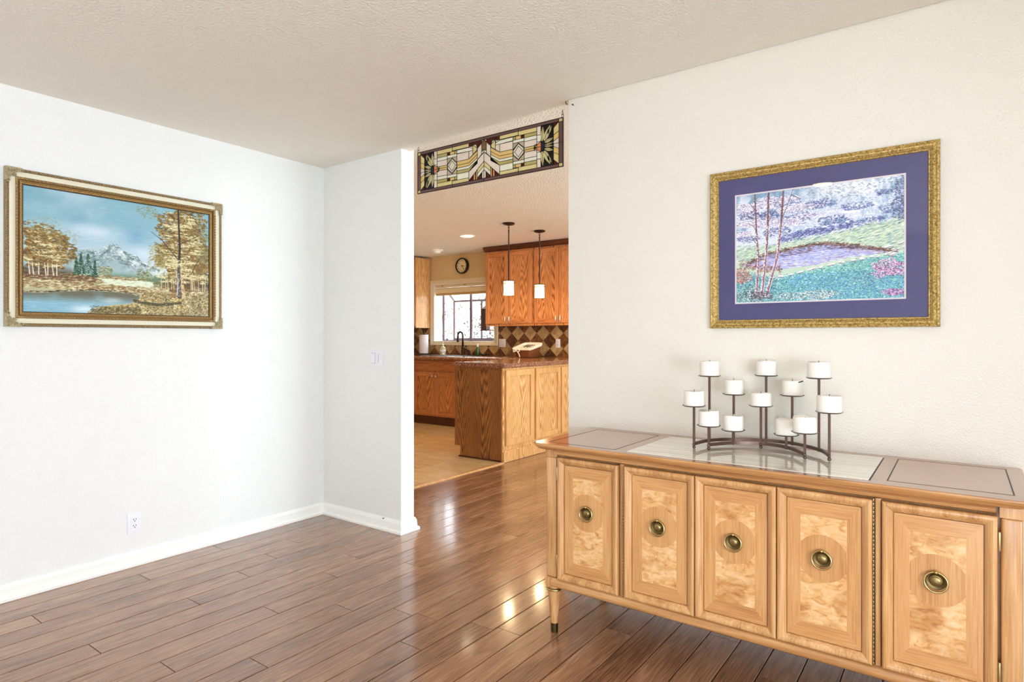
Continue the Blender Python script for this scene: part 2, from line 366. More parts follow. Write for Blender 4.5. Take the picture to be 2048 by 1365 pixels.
def lathe(bm, prof, cx=0, cy=0, cz=0, n=24, mtx=None):
    """prof: (r, z) list revolved around Z."""
    rings = []
    for r, z in prof:
        if r < 1e-6:
            rings.append([bm.verts.new((cx, cy, cz + z))])
        else:
            rings.append([bm.verts.new((cx + r * math.cos(2 * PI * i / n), cy + r * math.sin(2 * PI * i / n), cz + z)) for i in range(n)])
    for a, b in zip(rings, rings[1:]):
        for i in range(n):
            j = (i + 1) % n
            if len(a) == 1 and len(b) == 1: continue
            if len(a) == 1: bm.faces.new([a[0], b[i], b[j]])
            elif len(b) == 1: bm.faces.new([a[i], a[j], b[0]])
            else: bm.faces.new([a[i], a[j], b[j], b[i]])
    for q in (rings[0], rings[-1]):
        if len(q) > 2:
            try: bm.faces.new(q)
            except Exception: pass
    if mtx is not None:
        vs = [v for r in rings for v in r]
        bmesh.ops.transform(bm, matrix=mtx, verts=vs)
    return bm

def tube(bm, pts, r, n=8, closed=False, rr=None):
    pts = [Vector(p) for p in pts]; N = len(pts); rings = []
    prev = None
    for i, p in enumerate(pts):
        if closed: d = pts[(i + 1) % N] - pts[i - 1]
        else: d = pts[min(i + 1, N - 1)] - pts[max(i - 1, 0)]
        d.normalize()
        if prev is None:
            up = Vector((0, 0, 1)) if abs(d.z) < 0.9 else Vector((1, 0, 0))
            a = d.cross(up).normalized()
        else:
            a = (prev - d * prev.dot(d)).normalized()
        prev = a
        b2 = d.cross(a)
        q = rr[i] if rr else r
        rings.append([bm.verts.new(p + (a * math.cos(2 * PI * k / n) + b2 * math.sin(2 * PI * k / n)) * q) for k in range(n)])
    rng = range(N) if closed else range(N - 1)
    for i in rng:
        A, Bq = rings[i], rings[(i + 1) % N]
        for k in range(n):
            l = (k + 1) % n
            bm.faces.new([A[k], A[l], Bq[l], Bq[k]])
    if not closed:
        bm.faces.new(rings[0]); bm.faces.new(rings[-1])
    return bm

def sphere(bm, x, y, z, r, sub=2, sc=(1, 1, 1)):
    bmesh.ops.create_icosphere(bm, subdivisions=sub, radius=r, matrix=Matrix.Translation((x, y, z)) @ Matrix.Diagonal((*sc, 1)))
    return bm

def mitre(bm, x0, x1, z0, z1, prof, y=0.0):
    """frame in the XZ plane facing -Y; prof = [(inset, height)...]"""
    loops = []
    for d, h in prof:
        loops.append([bm.verts.new(p) for p in ((x0 + d, y - h, z0 + d), (x1 - d, y - h, z0 + d), (x1 - d, y - h, z1 - d), (x0 + d, y - h, z1 - d))])
    for a, b in zip(loops, loops[1:]):
        for i in range(4):
            j = (i + 1) % 4
            bm.faces.new([a[i], a[j], b[j], b[i]])
    a, b = loops[0], loops[-1]
    for i in range(4):
        j = (i + 1) % 4
        bm.faces.new([a[i], a[j], b[j], b[i]])
    return bm

def prism(bm, poly, y0, y1):
    """poly of (x,z), extruded y0..y1"""
    a = [bm.verts.new((x, y0, z)) for x, z in poly]; b = [bm.verts.new((x, y1, z)) for x, z in poly]
    bm.faces.new(a); bm.faces.new(b[::-1])
    for i in range(len(poly)):
        j = (i + 1) % len(poly)
        bm.faces.new([a[i], a[j], b[j], b[i]])
    return bm

def extr(bm, prof, axis, a0, a1):
    """profile of 2D points in the plane normal to axis, extruded a0..a1. axis X: (y,z); Y: (x,z); Z: (x,y)"""
    def P(p, a): return {'X': (a, p[0], p[1]), 'Y': (p[0], a, p[1]), 'Z': (p[0], p[1], a)}[axis]
    a = [bm.verts.new(P(p, a0)) for p in prof]; b = [bm.verts.new(P(p, a1)) for p in prof]
    bm.faces.new(a); bm.faces.new(b[::-1])
    for i in range(len(prof)):
        j = (i + 1) % len(prof)
        bm.faces.new([a[i], a[j], b[j], b[i]])
    return bm

def struct(name, bm, mat, parent=None, smooth=False):
    o = obj(name, bm, mat, parent, smooth=smooth)
    if parent is None: o['kind'] = 'structure'
    return o

def clip(poly, x0, x1, z0, z1):
    def cut(p, f, g):
        r = []
        for i in range(len(p)):
            a, b = p[i], p[(i + 1) % len(p)]
            fa, fb = f(a), f(b)
            if fa >= 0: r.append(a)
            if (fa >= 0) != (fb >= 0):
                t = fa / (fa - fb); r.append((a[0] + (b[0] - a[0]) * t, a[1] + (b[1] - a[1]) * t))
        return r
    for f in (lambda p: p[0] - x0, lambda p: x1 - p[0], lambda p: p[1] - z0, lambda p: z1 - p[1]):
        if len(poly) < 3: return []
        poly = cut(poly, f, None)
    ar = 0
    for i in range(len(poly)):
        a, b = poly[i], poly[(i + 1) % len(poly)]; ar += a[0] * b[1] - a[1] * b[0]
    return poly if abs(ar) / 2 > 1e-4 else []

# ================================================================== SETTING
H = 2.44          # dining room ceiling
HK = 2.465        # kitchen ceiling, a rounded lip higher
XW = -3.648       # left wall plane
YP = 2.734        # short wall plane
YR = 2.685        # right wall plane
KX0, KY1 = -7.25, 6.87

struct('wall_left', B(XW - 0.13, XW, -3.4, 2.85, 0, 2.6), M['wall'])
struct('wall_back_left', B(XW, -2.866, YP, 2.85, 0, 2.6, 0.006, 2), M['wall'], smooth='auto')
struct('wall_back_right', B(-1.608, 1.45, YR, 2.81, 0, 2.6, 0.006, 2), M['wall_warm_lit'], smooth='auto')
# wall on the right of the camera, with its window opening (y -2.3..1.2)
bm = bmesh.new()
box(bm, 1.3, 1.45, -3.4, -2.3, 0, 2.6); box(bm, 1.3, 1.45, 1.2, 2.685, 0, 2.6)
box(bm, 1.3, 1.45, -2.3, 1.2, 0, 0.2); box(bm, 1.3, 1.45, -2.3, 1.2, 1.78, 2.6)
struct('wall_right', bm, M['wall'])
bm = bmesh.new()
box(bm, XW, -0.2, -3.4, -3.28, 0, 2.6); box(bm, 1.1, 1.3, -3.4, -3.28, 0, 2.6); box(bm, -0.2, 1.1, -3.4, -3.28, 2.1, 2.6)
struct('wall_behind', bm, M['wall'])
# kitchen shell
struct('wall_kitchen_left', B(KX0 - 0.13, KX0, 2.85, 7.0, 0, 2.6), M['kwall'])
struct('wall_kitchen_front', B(KX0, XW - 0.13, 2.72, 2.85, 0, 2.6), M['kwall'])
bm = bmesh.new()
box(bm, 1.1, 1.25, 2.81, 3.3, 0, 2.6); box(bm, 1.1, 1.25, 6.5, 7.0, 0, 2.6); box(bm, 1.1, 1.25, 3.3, 6.5, 2.25, 2.6); box(bm, 1.1, 1.25, 3.3, 6.5, 0, 0.25)
struct('wall_family_room_right', bm, M['kwall'])
WX0, WX1, WZ0, WZ1 = -6.486, -5.312, 1.176, 2.044
bm = bmesh.new()
box(bm, KX0, WX0, KY1, 7.02, 0, 2.6); box(bm, WX1, 1.25, KY1, 7.02, 0, 2.6)
box(bm, WX0, WX1, KY1, 7.02, 0, WZ0); box(bm, WX0, WX1, KY1, 7.02, WZ1, 2.6)
wall_kb = struct('wall_kitchen_back', bm, M['kwall'])

# ceiling: one surface, flat over the dining room, a rounded lip over the opening, flat and coarser over the kitchen
bm = bmesh.new()
def ylip(x):
    if x < -1.72: return 2.748 - (x + 1.72) * 0.079
    if x < -1.6: return 2.748 - (x + 1.72) / 0.12 * 0.055
    return 2.70
xs = [KX0 - 0.1, XW, -2.95] + [-2.866 + 0.05 * i for i in range(24)] + [-1.7, -1.68, -1.66, -1.64, -1.62, -1.608, -1.5, 1.46]
prof = [(-3.4, 0), (0.0, 0)] + [(None, a) for a in range(0, 7)] + [(2.95, 0.025), (7.0, 0.025)]
rows = []
for x in xs:
    r = []
    for y, a in prof:
        if y is not None: r.append(bm.verts.new((x, y, H + a)))
        else:
            t = a / 6.0; r.append(bm.verts.new((x, ylip(x) - 0.035 + 0.06 * t, H + 0.025 * (0.5 - 0.5 * math.cos(PI * t)))))
    rows.append(r)
for a, b in zip(rows, rows[1:]):
    for i in range(len(prof) - 1):
        f = bm.faces.new([a[i], b[i], b[i + 1], a[i + 1]])
        f.material_index = 0 if i < 4 else 1
ceil = struct('ceiling', bm, [M['ceil'], M['ceil_k']], smooth=True)
struct('ceiling_backing', B(KX0 - 0.2, 1.5, -3.4, 7.02, 2.61, 2.7), M['ceil'])

# ---- floor
floor = struct('floor', B(XW - 0.1, 1.45, -3.4, 7.02, -0.06, -0.012), M['joint'])
PW, PL, GAP = 0.1252, 1.288, 0.0017
known = {-1: 1.455, -2: 1.915, 0: 0.957, 1: 2.017, 2: 1.78, 3: 1.458, 4: 1.003, 5: 2.043, 6: 1.62, 7: 1.11, 8: 1.834, 9: 1.33, 10: 1.96}
def plank_mesh(wd, ln):
    b = bmesh.new(); g = GAP; c = 0.0016
    pts = [(g, -0.012), (wd - g, -0.012), (wd - g, -c), (wd - g - c, 0), (g + c, 0), (g, -c)]
    extr(b, pts, 'Y', g, ln - g)
    bmesh.ops.recalc_face_normals(b, faces=b.faces)
    me = bpy.data.meshes.new('plank'); b.to_mesh(me); b.free(); me.materials.append(M['plank']); return me
cache = {}
X_REF = -3.360
rng = random.Random(3)
npl = 0
YMIN, YMAX = -0.45, 6.86
for k in range(-3, 31):
    x0 = X_REF + k * PW; x1 = x0 + PW
    if x0 < XW + 0.003: x0 = XW + 0.003
    if x1 - x0 < 0.02: continue
    off = known.get(k, None)
    if off is None: off = rng.uniform(0, PL)
    y = off - math.ceil((off - YMIN) / PL) * PL
    while y < YMAX:
        a, b_ = max(y, YMIN), min(y + PL, YMAX); y += PL
        if b_ - a < 0.03: continue
        segs = [(a, b_, x0)]
        # hidden area east of the sideboard line / behind the right wall needs no single planks beyond x 0.6
        for (p, q, xx) in segs:
            wd = round(x1 - xx, 4); ln = round(q - p, 4)
            key = (wd, ln)
            if key not in cache: cache[key] = plank_mesh(wd, ln)
            o = bpy.data.objects.new('plank', cache[key]); C.objects.link(o)
            o.location = (xx, p, 0); o.parent = floor; npl += 1
# the rest of the laminate, out of the photographed area, joined
bm = bmesh.new()
for k in range(31, 38):
    x0 = X_REF + k * PW
    y = -3.3 + rng.uniform(0, 1)
    while y < 6.8:
        box(bm, x0 + GAP, x0 + PW - GAP, y + GAP, min(y + PL, 6.86) - GAP, -0.012, 0); y += PL
for k in range(-2, 31):
    x0 = X_REF + k * PW; y = -3.3
    while y < YMIN - 0.01:
        e_ = min(y + PL, YMIN); box(bm, x0 + GAP, x0 + PW - GAP, y + GAP, e_ - GAP, -0.012, 0); y += PL
o = obj('outer_planks', bm, M['plank'], floor, kind='stuff')

kfloor = struct('floor_kitchen', B(KX0, XW - 0.001, 2.85, 6.87, -0.06, -0.004), M['grout'])
TS = 0.457
ix = 0
x = -3.665
while x > KX0 + 0.05:
    xa = max(x - TS, KX0)
    y = 2.86
    while y < 6.86:
        yb = min(y + TS, 6.865)
        b = B(xa + 0.0012, x - 0.0012, y + 0.0012, yb - 0.0012, -0.004, 0.006, 0.001)
        obj('tile', b, M['ktile'], kfloor)
        y += TS
    x -= TS
# reducer strip between tile and laminate
bm = bmesh.new()
extr(bm, [(-3.672, 0), (-3.630, 0), (-3.634, 0.009), (-3.645, 0.014), (-3.660, 0.014), (-3.670, 0.010)], 'Y', 2.852, 4.852)
st = struct('trim_1', bm, M['honey'], smooth='auto')

# ---- baseboards (stepped profile)
bp = [(0, 0), (0.026, 0), (0.0265, 0.012), (0.022, 0.019), (0.014, 0.022), (0.014, 0.026), (0.012, 0.06), (0.007, 0.072), (0.004, 0.079), (0, 0.08)]
def base_run(name, path):
    """path: list of (x,y) wall points, room on the right-hand side when walking"""
    bm = bmesh.new(); n = len(path); rings = []
    nrm = []
    for i in range(n - 1):
        d = Vector((path[i + 1][0] - path[i][0], path[i + 1][1] - path[i][1])).normalized()
        nrm.append(Vector((d.y, -d.x)))
    for i in range(n):
        if i == 0: m = nrm[0]; s = 1
        elif i == n - 1: m = nrm[-1]; s = 1
        else:
            m = (nrm[i - 1] + nrm[i]); m.normalize(); s = 1 / max(0.3, m.dot(nrm[i]))
        rings.append([bm.verts.new((path[i][0] + m.x * t * s, path[i][1] + m.y * t * s, z)) for t, z in bp])
    for a, b in zip(rings, rings[1:]):
        for k in range(len(bp)):
            l = (k + 1) % len(bp); bm.faces.new([a[k], a[l], b[l], b[k]])
    bm.faces.new(rings[0]); bm.faces.new(rings[-1])
    return struct(name, bm, M['trim'])
base_run('baseboard_left', [(XW + 0.0005, -3.27), (XW + 0.0005, YP - 0.0005), (-2.8655, YP - 0.0005), (-2.8655, 2.8505), (-3.6, 2.8505)])
base_run('baseboard_right', [(-1.5, 2.8105), (-1.6085, 2.8105), (-1.6085, YR - 0.0005), (1.295, YR - 0.0005)])

# ---- windows behind / beside the camera (frames of the openings that let the daylight in)
def room_window(name, axis, a0, a1, z0, z1, pos, n):
    bm = bmesh.new(); t = 0.05
    def bar(p, q, r, s):
        if axis == 'Y': box(bm, pos - 0.03, pos + 0.03, p, q, r, s)
        else: box(bm, p, q, pos - 0.03, pos + 0.03, r, s)
    bar(a0, a1, z0, z0 + t); bar(a0, a1, z1 - t, z1)
    for i in range(n + 1):
        c = a0 + (a1 - a0 - t) * i / n; bar(c, c + t, z0 + t, z1 - t)
    return struct(name, bm, M['trim'])
room_window('window_2', 'Y', -2.3, 1.2, 0.2, 1.78, 1.40, 3)
room_window('window_3', 'X', -0.2, 1.1, 0.0, 2.1, -3.34, 2)
room_window('window_4', 'Y', 3.3, 6.5, 0.25, 2.25, 1.17, 3)

# ================================================================== KITCHEN WINDOW
win = bpy.data.objects.new('window_1', None); C.objects.link(win); win['kind'] = 'structure'
win.location = (-5.9, 7.0, WZ0)
def wpart(name, bm, mat, sm=False):
    bmesh.ops.translate(bm, verts=bm.verts, vec=(5.9, -7.0, -WZ0)); return obj(name, bm, mat, win, smooth=sm)
bm = mitre(bmesh.new(), WX0 - 0.062, WX1 + 0.062, WZ0 - 0.052, WZ1 + 0.062, [(0, 0), (0, 0.02), (0.006, 0.024), (0.03, 0.02), (0.045, 0.014), (0.062, 0.012), (0.062, 0)], KY1)
wpart('window_casing', bm, M['trim_k'])
bm = bmesh.new()
box(bm, WX0, WX0 + 0.012, KY1 - 0.01, 7.045, WZ0, WZ1); box(bm, WX1 - 0.012, WX1, KY1 - 0.01, 7.045, WZ0, WZ1)
box(bm, WX0 + 0.012, WX1 - 0.012, KY1 - 0.01, 7.045, WZ0, WZ0 + 0.012); box(bm, WX0 + 0.012, WX1 - 0.012, KY1 - 0.01, 7.045, WZ1 - 0.012, WZ1)
wpart('window_reveal', bm, M['trim'])
def wbar(x0, x1, y0, y1, z0, z1, nm='mullion'): return wpart(nm, B(x0, x1, y0, y1, z0, z1, 0.003), M['winframe'])
wbar(-6.474, -6.446, 7.045, 7.075, 1.188, 2.04)
wbar(-5.352, -5.324, 7.045, 7.075, 1.188, 2.04)
wbar(-5.925, -5.892, 7.045, 7.075, 1.188, 2.04)
wbar(-6.446, -5.352, 7.045, 7.075, 1.188, 1.206, 'sill_bar')
wbar(-6.446, -5.352, 7.045, 7.075, 2.01, 2.04, 'head_bar')
wbar(-6.474, -6.446, 7.29, 7.315, 1.188, 1.825)
wbar(-5.352, -5.324, 7.29, 7.315, 1.188, 1.825)
wbar(-5.915, -5.888, 7.29, 7.315, 1.23, 1.80)
wbar(-6.446, -5.352, 7.29, 7.315, 1.795, 1.825, 'head_bar')
wbar(-6.446, -5.352, 7.29, 7.315, 1.188, 1.232, 'sill_bar')
for xx in (-6.474, -5.352):
    wbar(xx, xx + 0.028, 7.075, 7.29, 1.188, 1.206, 'sill_bar')
for xx in (-6.474, -5.352):
    bm = extr(bmesh.new(), [(7.06, 2.01), (7.06, 2.04), (7.31, 1.825), (7.31, 1.797)], 'X', xx, xx + 0.03)
    wpart('sloped_bar', bm, M['winframe'])
wpart('window_shelf', B(-6.446, -5.352, 7.075, 7.29, 1.178, 1.188), M['trim'])
wpart('glass_pane', B(-6.444, -5.918, 7.298, 7.302, 1.234, 1.793), M['glass'])
wpart('glass_pane', B(-5.886, -5.354, 7.298, 7.302, 1.234, 1.793), M['glass'])
for xx in (-6.462, -5.340):
    bm = extr(bmesh.new(), [(7.077, 1.208), (7.077, 2.008), (7.288, 1.80), (7.288, 1.208)], 'X', xx, xx + 0.004)
    wpart('glass_pane', bm, M['glass'])
bm = extr(bmesh.new(), [(7.078, 2.02), (7.078, 2.024), (7.288, 1.824), (7.288, 1.82)], 'X', -6.44, -5.36)
wpart('glass_pane', bm, M['glass'])
bm = bmesh.new()
tube(bm, [(-5.885, 7.20, 1.80), (-5.862, 7.20, 1.845), (-5.80, 7.20, 1.885), (-5.755, 7.22, 1.80)], 0.006, 6)
tube(bm, [(-5.87, 7.21, 1.795), (-5.70, 7.21, 1.787)], 0.009, 6)
wpart('vent_stay', bm, M['winframe'])

# blind
bl = thing('window_blind', 'cream fabric blind drawn up under the head of the kitchen window', 'blind', (-5.9, 6.93, 1.88))
bm = bmesh.new(); box(bm, -0.572, 0.572, -0.045, 0.0, 0.115, 0.15, 0.003); obj('headrail', bm, M['trim_k'], bl)
bm = bmesh.new(); box(bm, -0.572, 0.572, -0.05, -0.01, 0.098, 0.109, 0.003); obj('rail', bm, M['trim_k'], bl)
bm = extr(bmesh.new(), [(-0.052, 0.095), (-0.056, 0.06), (-0.05, 0.03), (-0.035, 0.026), (-0.012, 0.03), (-0.012, 0.095)], 'X', -0.565, 0.565); obj('fabric', bm, M['blind'], bl, smooth='auto')
bm = extr(bmesh.new(), [(-0.046, 0.027), (-0.036, 0.0), (-0.02, -0.006), (-0.012, 0.027)], 'X', -0.562, 0.562); obj('hem', bm, M['blind_d'], bl, smooth='auto')
for xx in (-0.42, 0.02):
    obj('bracket', B(xx - 0.018, xx + 0.018, -0.058, -0.045, 0.128, 0.144, 0.003), M['blind_d'], bl)

# ---- diamond tile backsplash: every tile its own piece of the wall
D = 0.1025; step = 0.2075; XC = -5.116
zones = [(-7.24, WX0 - 0.065, 0.987, 1.40), (WX0 - 0.065, WX1 + 0.065, 0.987, WZ0 - 0.055), (WX1 + 0.065, -3.3, 0.987, 1.41)]
g = 0.0016
tr = random.Random(5)
for row, zc in enumerate((0.9925, 1.0950, 1.1975, 1.3000, 1.4025)):
    lightrow = row % 2 == 1
    for k in range(-11, 10):
        xc = XC + k * step + (0 if lightrow else step / 2)
        dm = [(xc - D * 1.012 + g, zc), (xc, zc - D + g), (xc + D * 1.012 - g, zc), (xc, zc + D - g)]
        for (a, b, c_, d_) in zones:
            p = clip(dm, a, b, c_, d_)
            if len(p) < 3: continue
            t = 0.008 + tr.uniform(0, 0.0015)
            bm = prism(bmesh.new(), p, KY1 - t, KY1 - 0.0005)
            obj('tile', bm, M['tile_l'] if lightrow else M['tile_d'], wall_kb)

# ================================================================== CABINETS
def shaker(parent, nm, w_, h_, stile=0.055, mv=None, mh=None, th=0.02):
    """door in XZ plane facing -Y, origin lower-left-back; returns empty-free door frame object with sub parts"""
    mv = mv or M['oak']; mh = mh or M['oak_h']
    light = mv is M['oak_lit']; ms = M['oak_stile_l'] if light else M['oak_stile']; mr = M['oak_stile_l'] if light else mh  # doors with painted-in light take matching stiles and rails
    d = obj(nm, B(stile - 0.006, w_ - stile + 0.006, -th + 0.0145, -0.001, stile - 0.006, h_ - stile + 0.006), mv, parent)
    for xa in (0, w_ - stile): obj('stile', B(xa, xa + stile, -th, 0, 0, h_, 0.0018), ms, d)
    for za in (0, h_ - stile): obj('rail', B(stile + 0.0008, w_ - stile - 0.0008, -th + 0.0006, 0, za, za + stile, 0.0015), mr, d)
    return d
def pull(parent, x, z, y=-0.02, ln=0.075):
    bm = bmesh.new()
    tube(bm, [(x, y - 0.024, z - ln / 2), (x, y - 0.026, z), (x, y - 0.024, z + ln / 2)], 0.0075, 8)
    tube(bm, [(x, y, z - ln * 0.3), (x, y - 0.022, z - ln * 0.3)], 0.004, 6); tube(bm, [(x, y, z + ln * 0.3), (x, y - 0.022, z + ln * 0.3)], 0.004, 6)
    return obj('handle', bm, M['nickel'], parent, smooth=True)
def knob(parent, x, z, y=-0.02):
    bm = lathe(bmesh.new(), [(0.005, 0), (0.005, 0.012), (0.015, 0.016), (0.0165, 0.022), (0.010, 0.027), (0, 0.028)], n=12, mtx=Matrix.Translation((x, y, z)) @ Matrix.Rotation(PI / 2, 4, 'X'))
    return obj('knob', bm, M['nickel'], parent, smooth=True)

# upper cabinets right of the window
def upper(x0, x1, y, z0, z1, label, splits, pulls, grp=None):
    c_ = thing('wall_cabinet', label, 'cabinet', (x0, y, z0), 0, grp)
    W_ = x1 - x0; hh = z1 - z0
    obj('cabinet_body', B(0, W_, 0.0, KY1 - y - 0.011, 0, hh, 0.002), M['oak'], c_)
    for i, (a, b) in enumerate(splits):
        d = shaker(c_, 'door', b - a, hh - 0.055)
        d.location = (a, -0.0005, 0.03)
        if pulls[i] is not None: pull(d, pulls[i] if pulls[i] > 0 else (b - a) + pulls[i], 0.055)
    return c_
cabA = upper(-5.215, -4.437, 6.54, 1.395, 2.395, 'oak wall cabinet nearest the kitchen window, a pendant hanging before it', [(0.012, 0.385), (0.392, 0.766)], [-0.028, 0.03])
cabB = upper(-4.418, -3.66, 6.54, 1.395, 2.395, 'oak wall cabinet second from the kitchen window, cut off by the dining room wall', [(0.004, 0.374), (0.380, 0.75)], [-0.028, 0.03])
cr = extr(bmesh.new(), [(6.505, 2.462), (6.5, 2.44), (6.515, 2.42), (6.535, 2.398), (6.858, 2.398), (6.858, 2.462)], 'X', -5.235, -3.64)
tag(obj('crown_moulding', cr, M['oak_dark']), 'dark brown crown moulding running along the top of the two right wall cabinets', 'moulding')
cabL = thing('wall_cabinet', 'oak wall cabinet left of the kitchen window with only its side panel showing', 'cabinet', (-7.24, 6.55, 1.385))
obj('side_panel', B(0.672, 0.69, 0.002, 0.309, 0, 1.05, 0.0015), M['oak_side_lit'], cabL)
obj('cabinet_body', B(0.0, 0.672, 0.002, 0.309, 0.0, 1.05, 0.0015), M['oak'], cabL)
for a, b in ((0.01, 0.34), (0.345, 0.68)):
    d = shaker(cabL, 'door', b - a, 1.0); d.location = (a, 0.0015, 0.025)

# sink base cabinet run
base = thing('base_cabinet', 'oak sink base cabinet with two doors and a false drawer front under the window', 'cabinet', (-7.24, 6.35, 0.006))
obj('cabinet_body', B(0, 2.93, 0.0, 0.50, 0.125, 0.925, 0.002), M['oak'], base)
obj('toe_kick', B(0, 2.93, 0.058, 0.50, 0.0, 0.1245), M['toe'], base)
obj('false_drawer_front', B(0.87, 1.66, -0.019, -0.0005, 0.772, 0.908, 0.002), M['oak_h'], base)
for (a, b, kx) in ((0.10, 0.478, None), (0.483, 0.862, None), (0.872, 1.279, -0.035), (1.285, 1.66, 0.03), (1.70, 2.1, None), (2.105, 2.5, None)):
    d = shaker(base, 'door', b - a, 0.60, 0.06); d.location = (a, -0.0005, 0.15)
    if kx is not None: knob(d, kx if kx > 0 else (b - a) + kx, 0.60 - 0.055)

# peninsula
pen = thing('peninsula_cabinet', 'oak kitchen peninsula with an end panel in shade and shaker doors in light', 'cabinet', (-4.29, 4.86, 0.006))
obj('end_panel', extr(bmesh.new(), [(0, 0.112), (0.075, 0.112), (0.075, 0.0), (0.612, 0.0), (0.612, 0.112), (0.612, 0.93), (0, 0.93)], 'Y', 0.0, 0.02), M['oak_shaded'], pen)
obj('cabinet_body', B(0.002, 0.63, 0.0205, 1.995, 0.112, 0.93), M['oak_side_lit'], pen)
obj('face_frame_edge', B(0.6125, 0.63, 0.0, 0.02, 0.100, 0.93, 0.001), M['oak_lit'], pen)
obj('toe_kick', B(0.075, 0.635, 0.021, 1.995, 0.0, 0.111), M['oak_lit'], pen)
obj('toe_board', B(0.613, 0.646, -0.002, 1.995, -0.004, 0.099, 0.002), M['oak_side_lit'], pen)
obj('base_strip', B(0.06, 0.612, -0.012, -0.0005, 0.0, 0.014, 0.003), M['toe'], pen)
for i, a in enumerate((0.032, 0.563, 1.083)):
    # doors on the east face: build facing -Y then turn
    d = shaker(pen, 'door', 0.492, 0.75, 0.06, M['oak_lit'], M['oak_lit'])
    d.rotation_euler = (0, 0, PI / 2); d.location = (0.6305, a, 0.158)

# countertops, bullnose edge
def slab_profile(y0, y1, z0, z1, n=6):
    r = (z1 - z0) / 2; pts = []
    for i in range(n + 1):
        a = -PI / 2 - PI * i / n
        pts.append((y0 + r + r * math.cos(a), (z0 + z1) / 2 + r * math.sin(a)))
    pts += [(y1, z1), (y1, z0)]
    return pts
CT0, CT1 = 0.937, 0.985
bm = extr(bmesh.new(), slab_profile(6.13, 6.861, CT0, CT1), 'X', -7.24, -4.318)
tag(obj('countertop', bm, M['granite'], smooth='auto'), 'reddish stone countertop running under the kitchen window with the sink', 'countertop')
bm = bmesh.new(); box(bm, -4.316, -3.622, 4.832, 6.861, CT0, CT1)
ed = [e for e in bm.edges if (abs(e.verts[0].co.z - e.verts[1].co.z) < 1e-6) and (all(abs(v.co.y - 4.832) < 1e-5 for v in e.verts) or all(abs(v.co.x + 3.622) < 1e-5 for v in e.verts))]
vd = [e for e in bm.edges if abs(e.verts[0].co.z - e.verts[1].co.z) > 0.01 and e.verts[0].co.y < 5]
bmesh.ops.bevel(bm, geom=vd, offset=0.012, segments=3, affect='EDGES')
ed = [e for e in bm.edges if abs(e.verts[0].co.z - e.verts[1].co.z) < 1e-6 and all(v.co.y < 4.846 or v.co.x > -3.636 for v in e.verts)]
bmesh.ops.bevel(bm, geom=ed, offset=0.014, segments=3, affect='EDGES')
pc = obj('countertop', bm, [M['granite'], M['granite_top_lit']], smooth='auto')
for f in pc.data.polygons:
    if f.normal.z > 0.95: f.material_index = 1  # upward faces get the stone colour with painted reflection
tag(pc, 'speckled stone countertop on top of the kitchen peninsula', 'countertop')

# ---- faucet
fa = thing('faucet', 'dark gooseneck kitchen faucet standing before the window', 'faucet', (-5.78, 6.72, CT1))
obj('body', lathe(bmesh.new(), [(0.028, 0), (0.028, 0.006), (0.022, 0.012), (0.022, 0.10), (0.019, 0.12), (0.012, 0.13)], n=16), M['bronze'], fa, smooth='auto')
pts = [(0, 0, 0.12), (0, 0, 0.24), (0, 0, 0.27)]
for i in range(1, 11):
    a = PI * i / 10; pts.append((-0.042 + 0.042 * math.cos(a), -0.01 * i / 10, 0.285 + 0.05 * math.sin(a)))
obj('spout', tube(bmesh.new(), pts, 0.0135, 10), M['bronze'], fa, smooth=True)
obj('spray_head', lathe(bmesh.new(), [(0.011, 0.1), (0.016, 0.08), (0.02, 0.0), (0.0, 0.0)], n=14, cx=-0.084, cy=-0.01, cz=0.19), M['bronze'], fa, smooth='auto')
obj('handle', tube(bmesh.new(), [(0.01, 0, 0.115), (0.06, 0, 0.09), (0.115, -0.0, 0.06)], 0.008, 8), M['bronze'], fa, smooth=True)
sd = thing('soap_dispenser', 'short dark soap dispenser beside the kitchen faucet', 'dispenser', (-5.66, 6.72, CT1))
obj('dispenser_body', lathe(bmesh.new(), [(0.02, 0), (0.02, 0.05), (0.016, 0.056), (0.013, 0.075), (0, 0.08)], n=14), M['bronze'], sd, smooth='auto')
obj('nozzle', tube(bmesh.new(), [(0, 0, 0.074), (0, -0.02, 0.08), (0, -0.045, 0.076)], 0.005, 8), M['bronze'], sd, smooth=True)
# sink rim
sk = B(-6.25, -5.5, 6.25, 6.66, CT1 + 0.0005, CT1 + 0.006, 0.002)
tag(obj('kitchen_sink', sk, M['bronze']), 'dark kitchen sink rim set in the counter in front of the faucet', 'sink')

# ---- paper towel on its stand
pt = thing('paper_towel_roll', 'white paper towel roll standing on the counter left of the kitchen window', 'paper towels', (-6.555, 6.72, CT1))
obj('stand', lathe(bmesh.new(), [(0.085, 0), (0.085, 0.01), (0.008, 0.014), (0.008, 0.32), (0.018, 0.325), (0.014, 0.335), (0.018, 0.35), (0.0, 0.362)], n=20), M['bronze'], pt, smooth='auto')
obj('roll', lathe(bmesh.new(), [(0.018, 0.018), (0.068, 0.018), (0.069, 0.022), (0.069, 0.292), (0.066, 0.298), (0.018, 0.298)], n=28), M['paper'], pt, smooth='auto')
obj('sheet', B(-0.088, -0.063, -0.02, -0.017, 0.268, 0.285), M['paper'], pt)

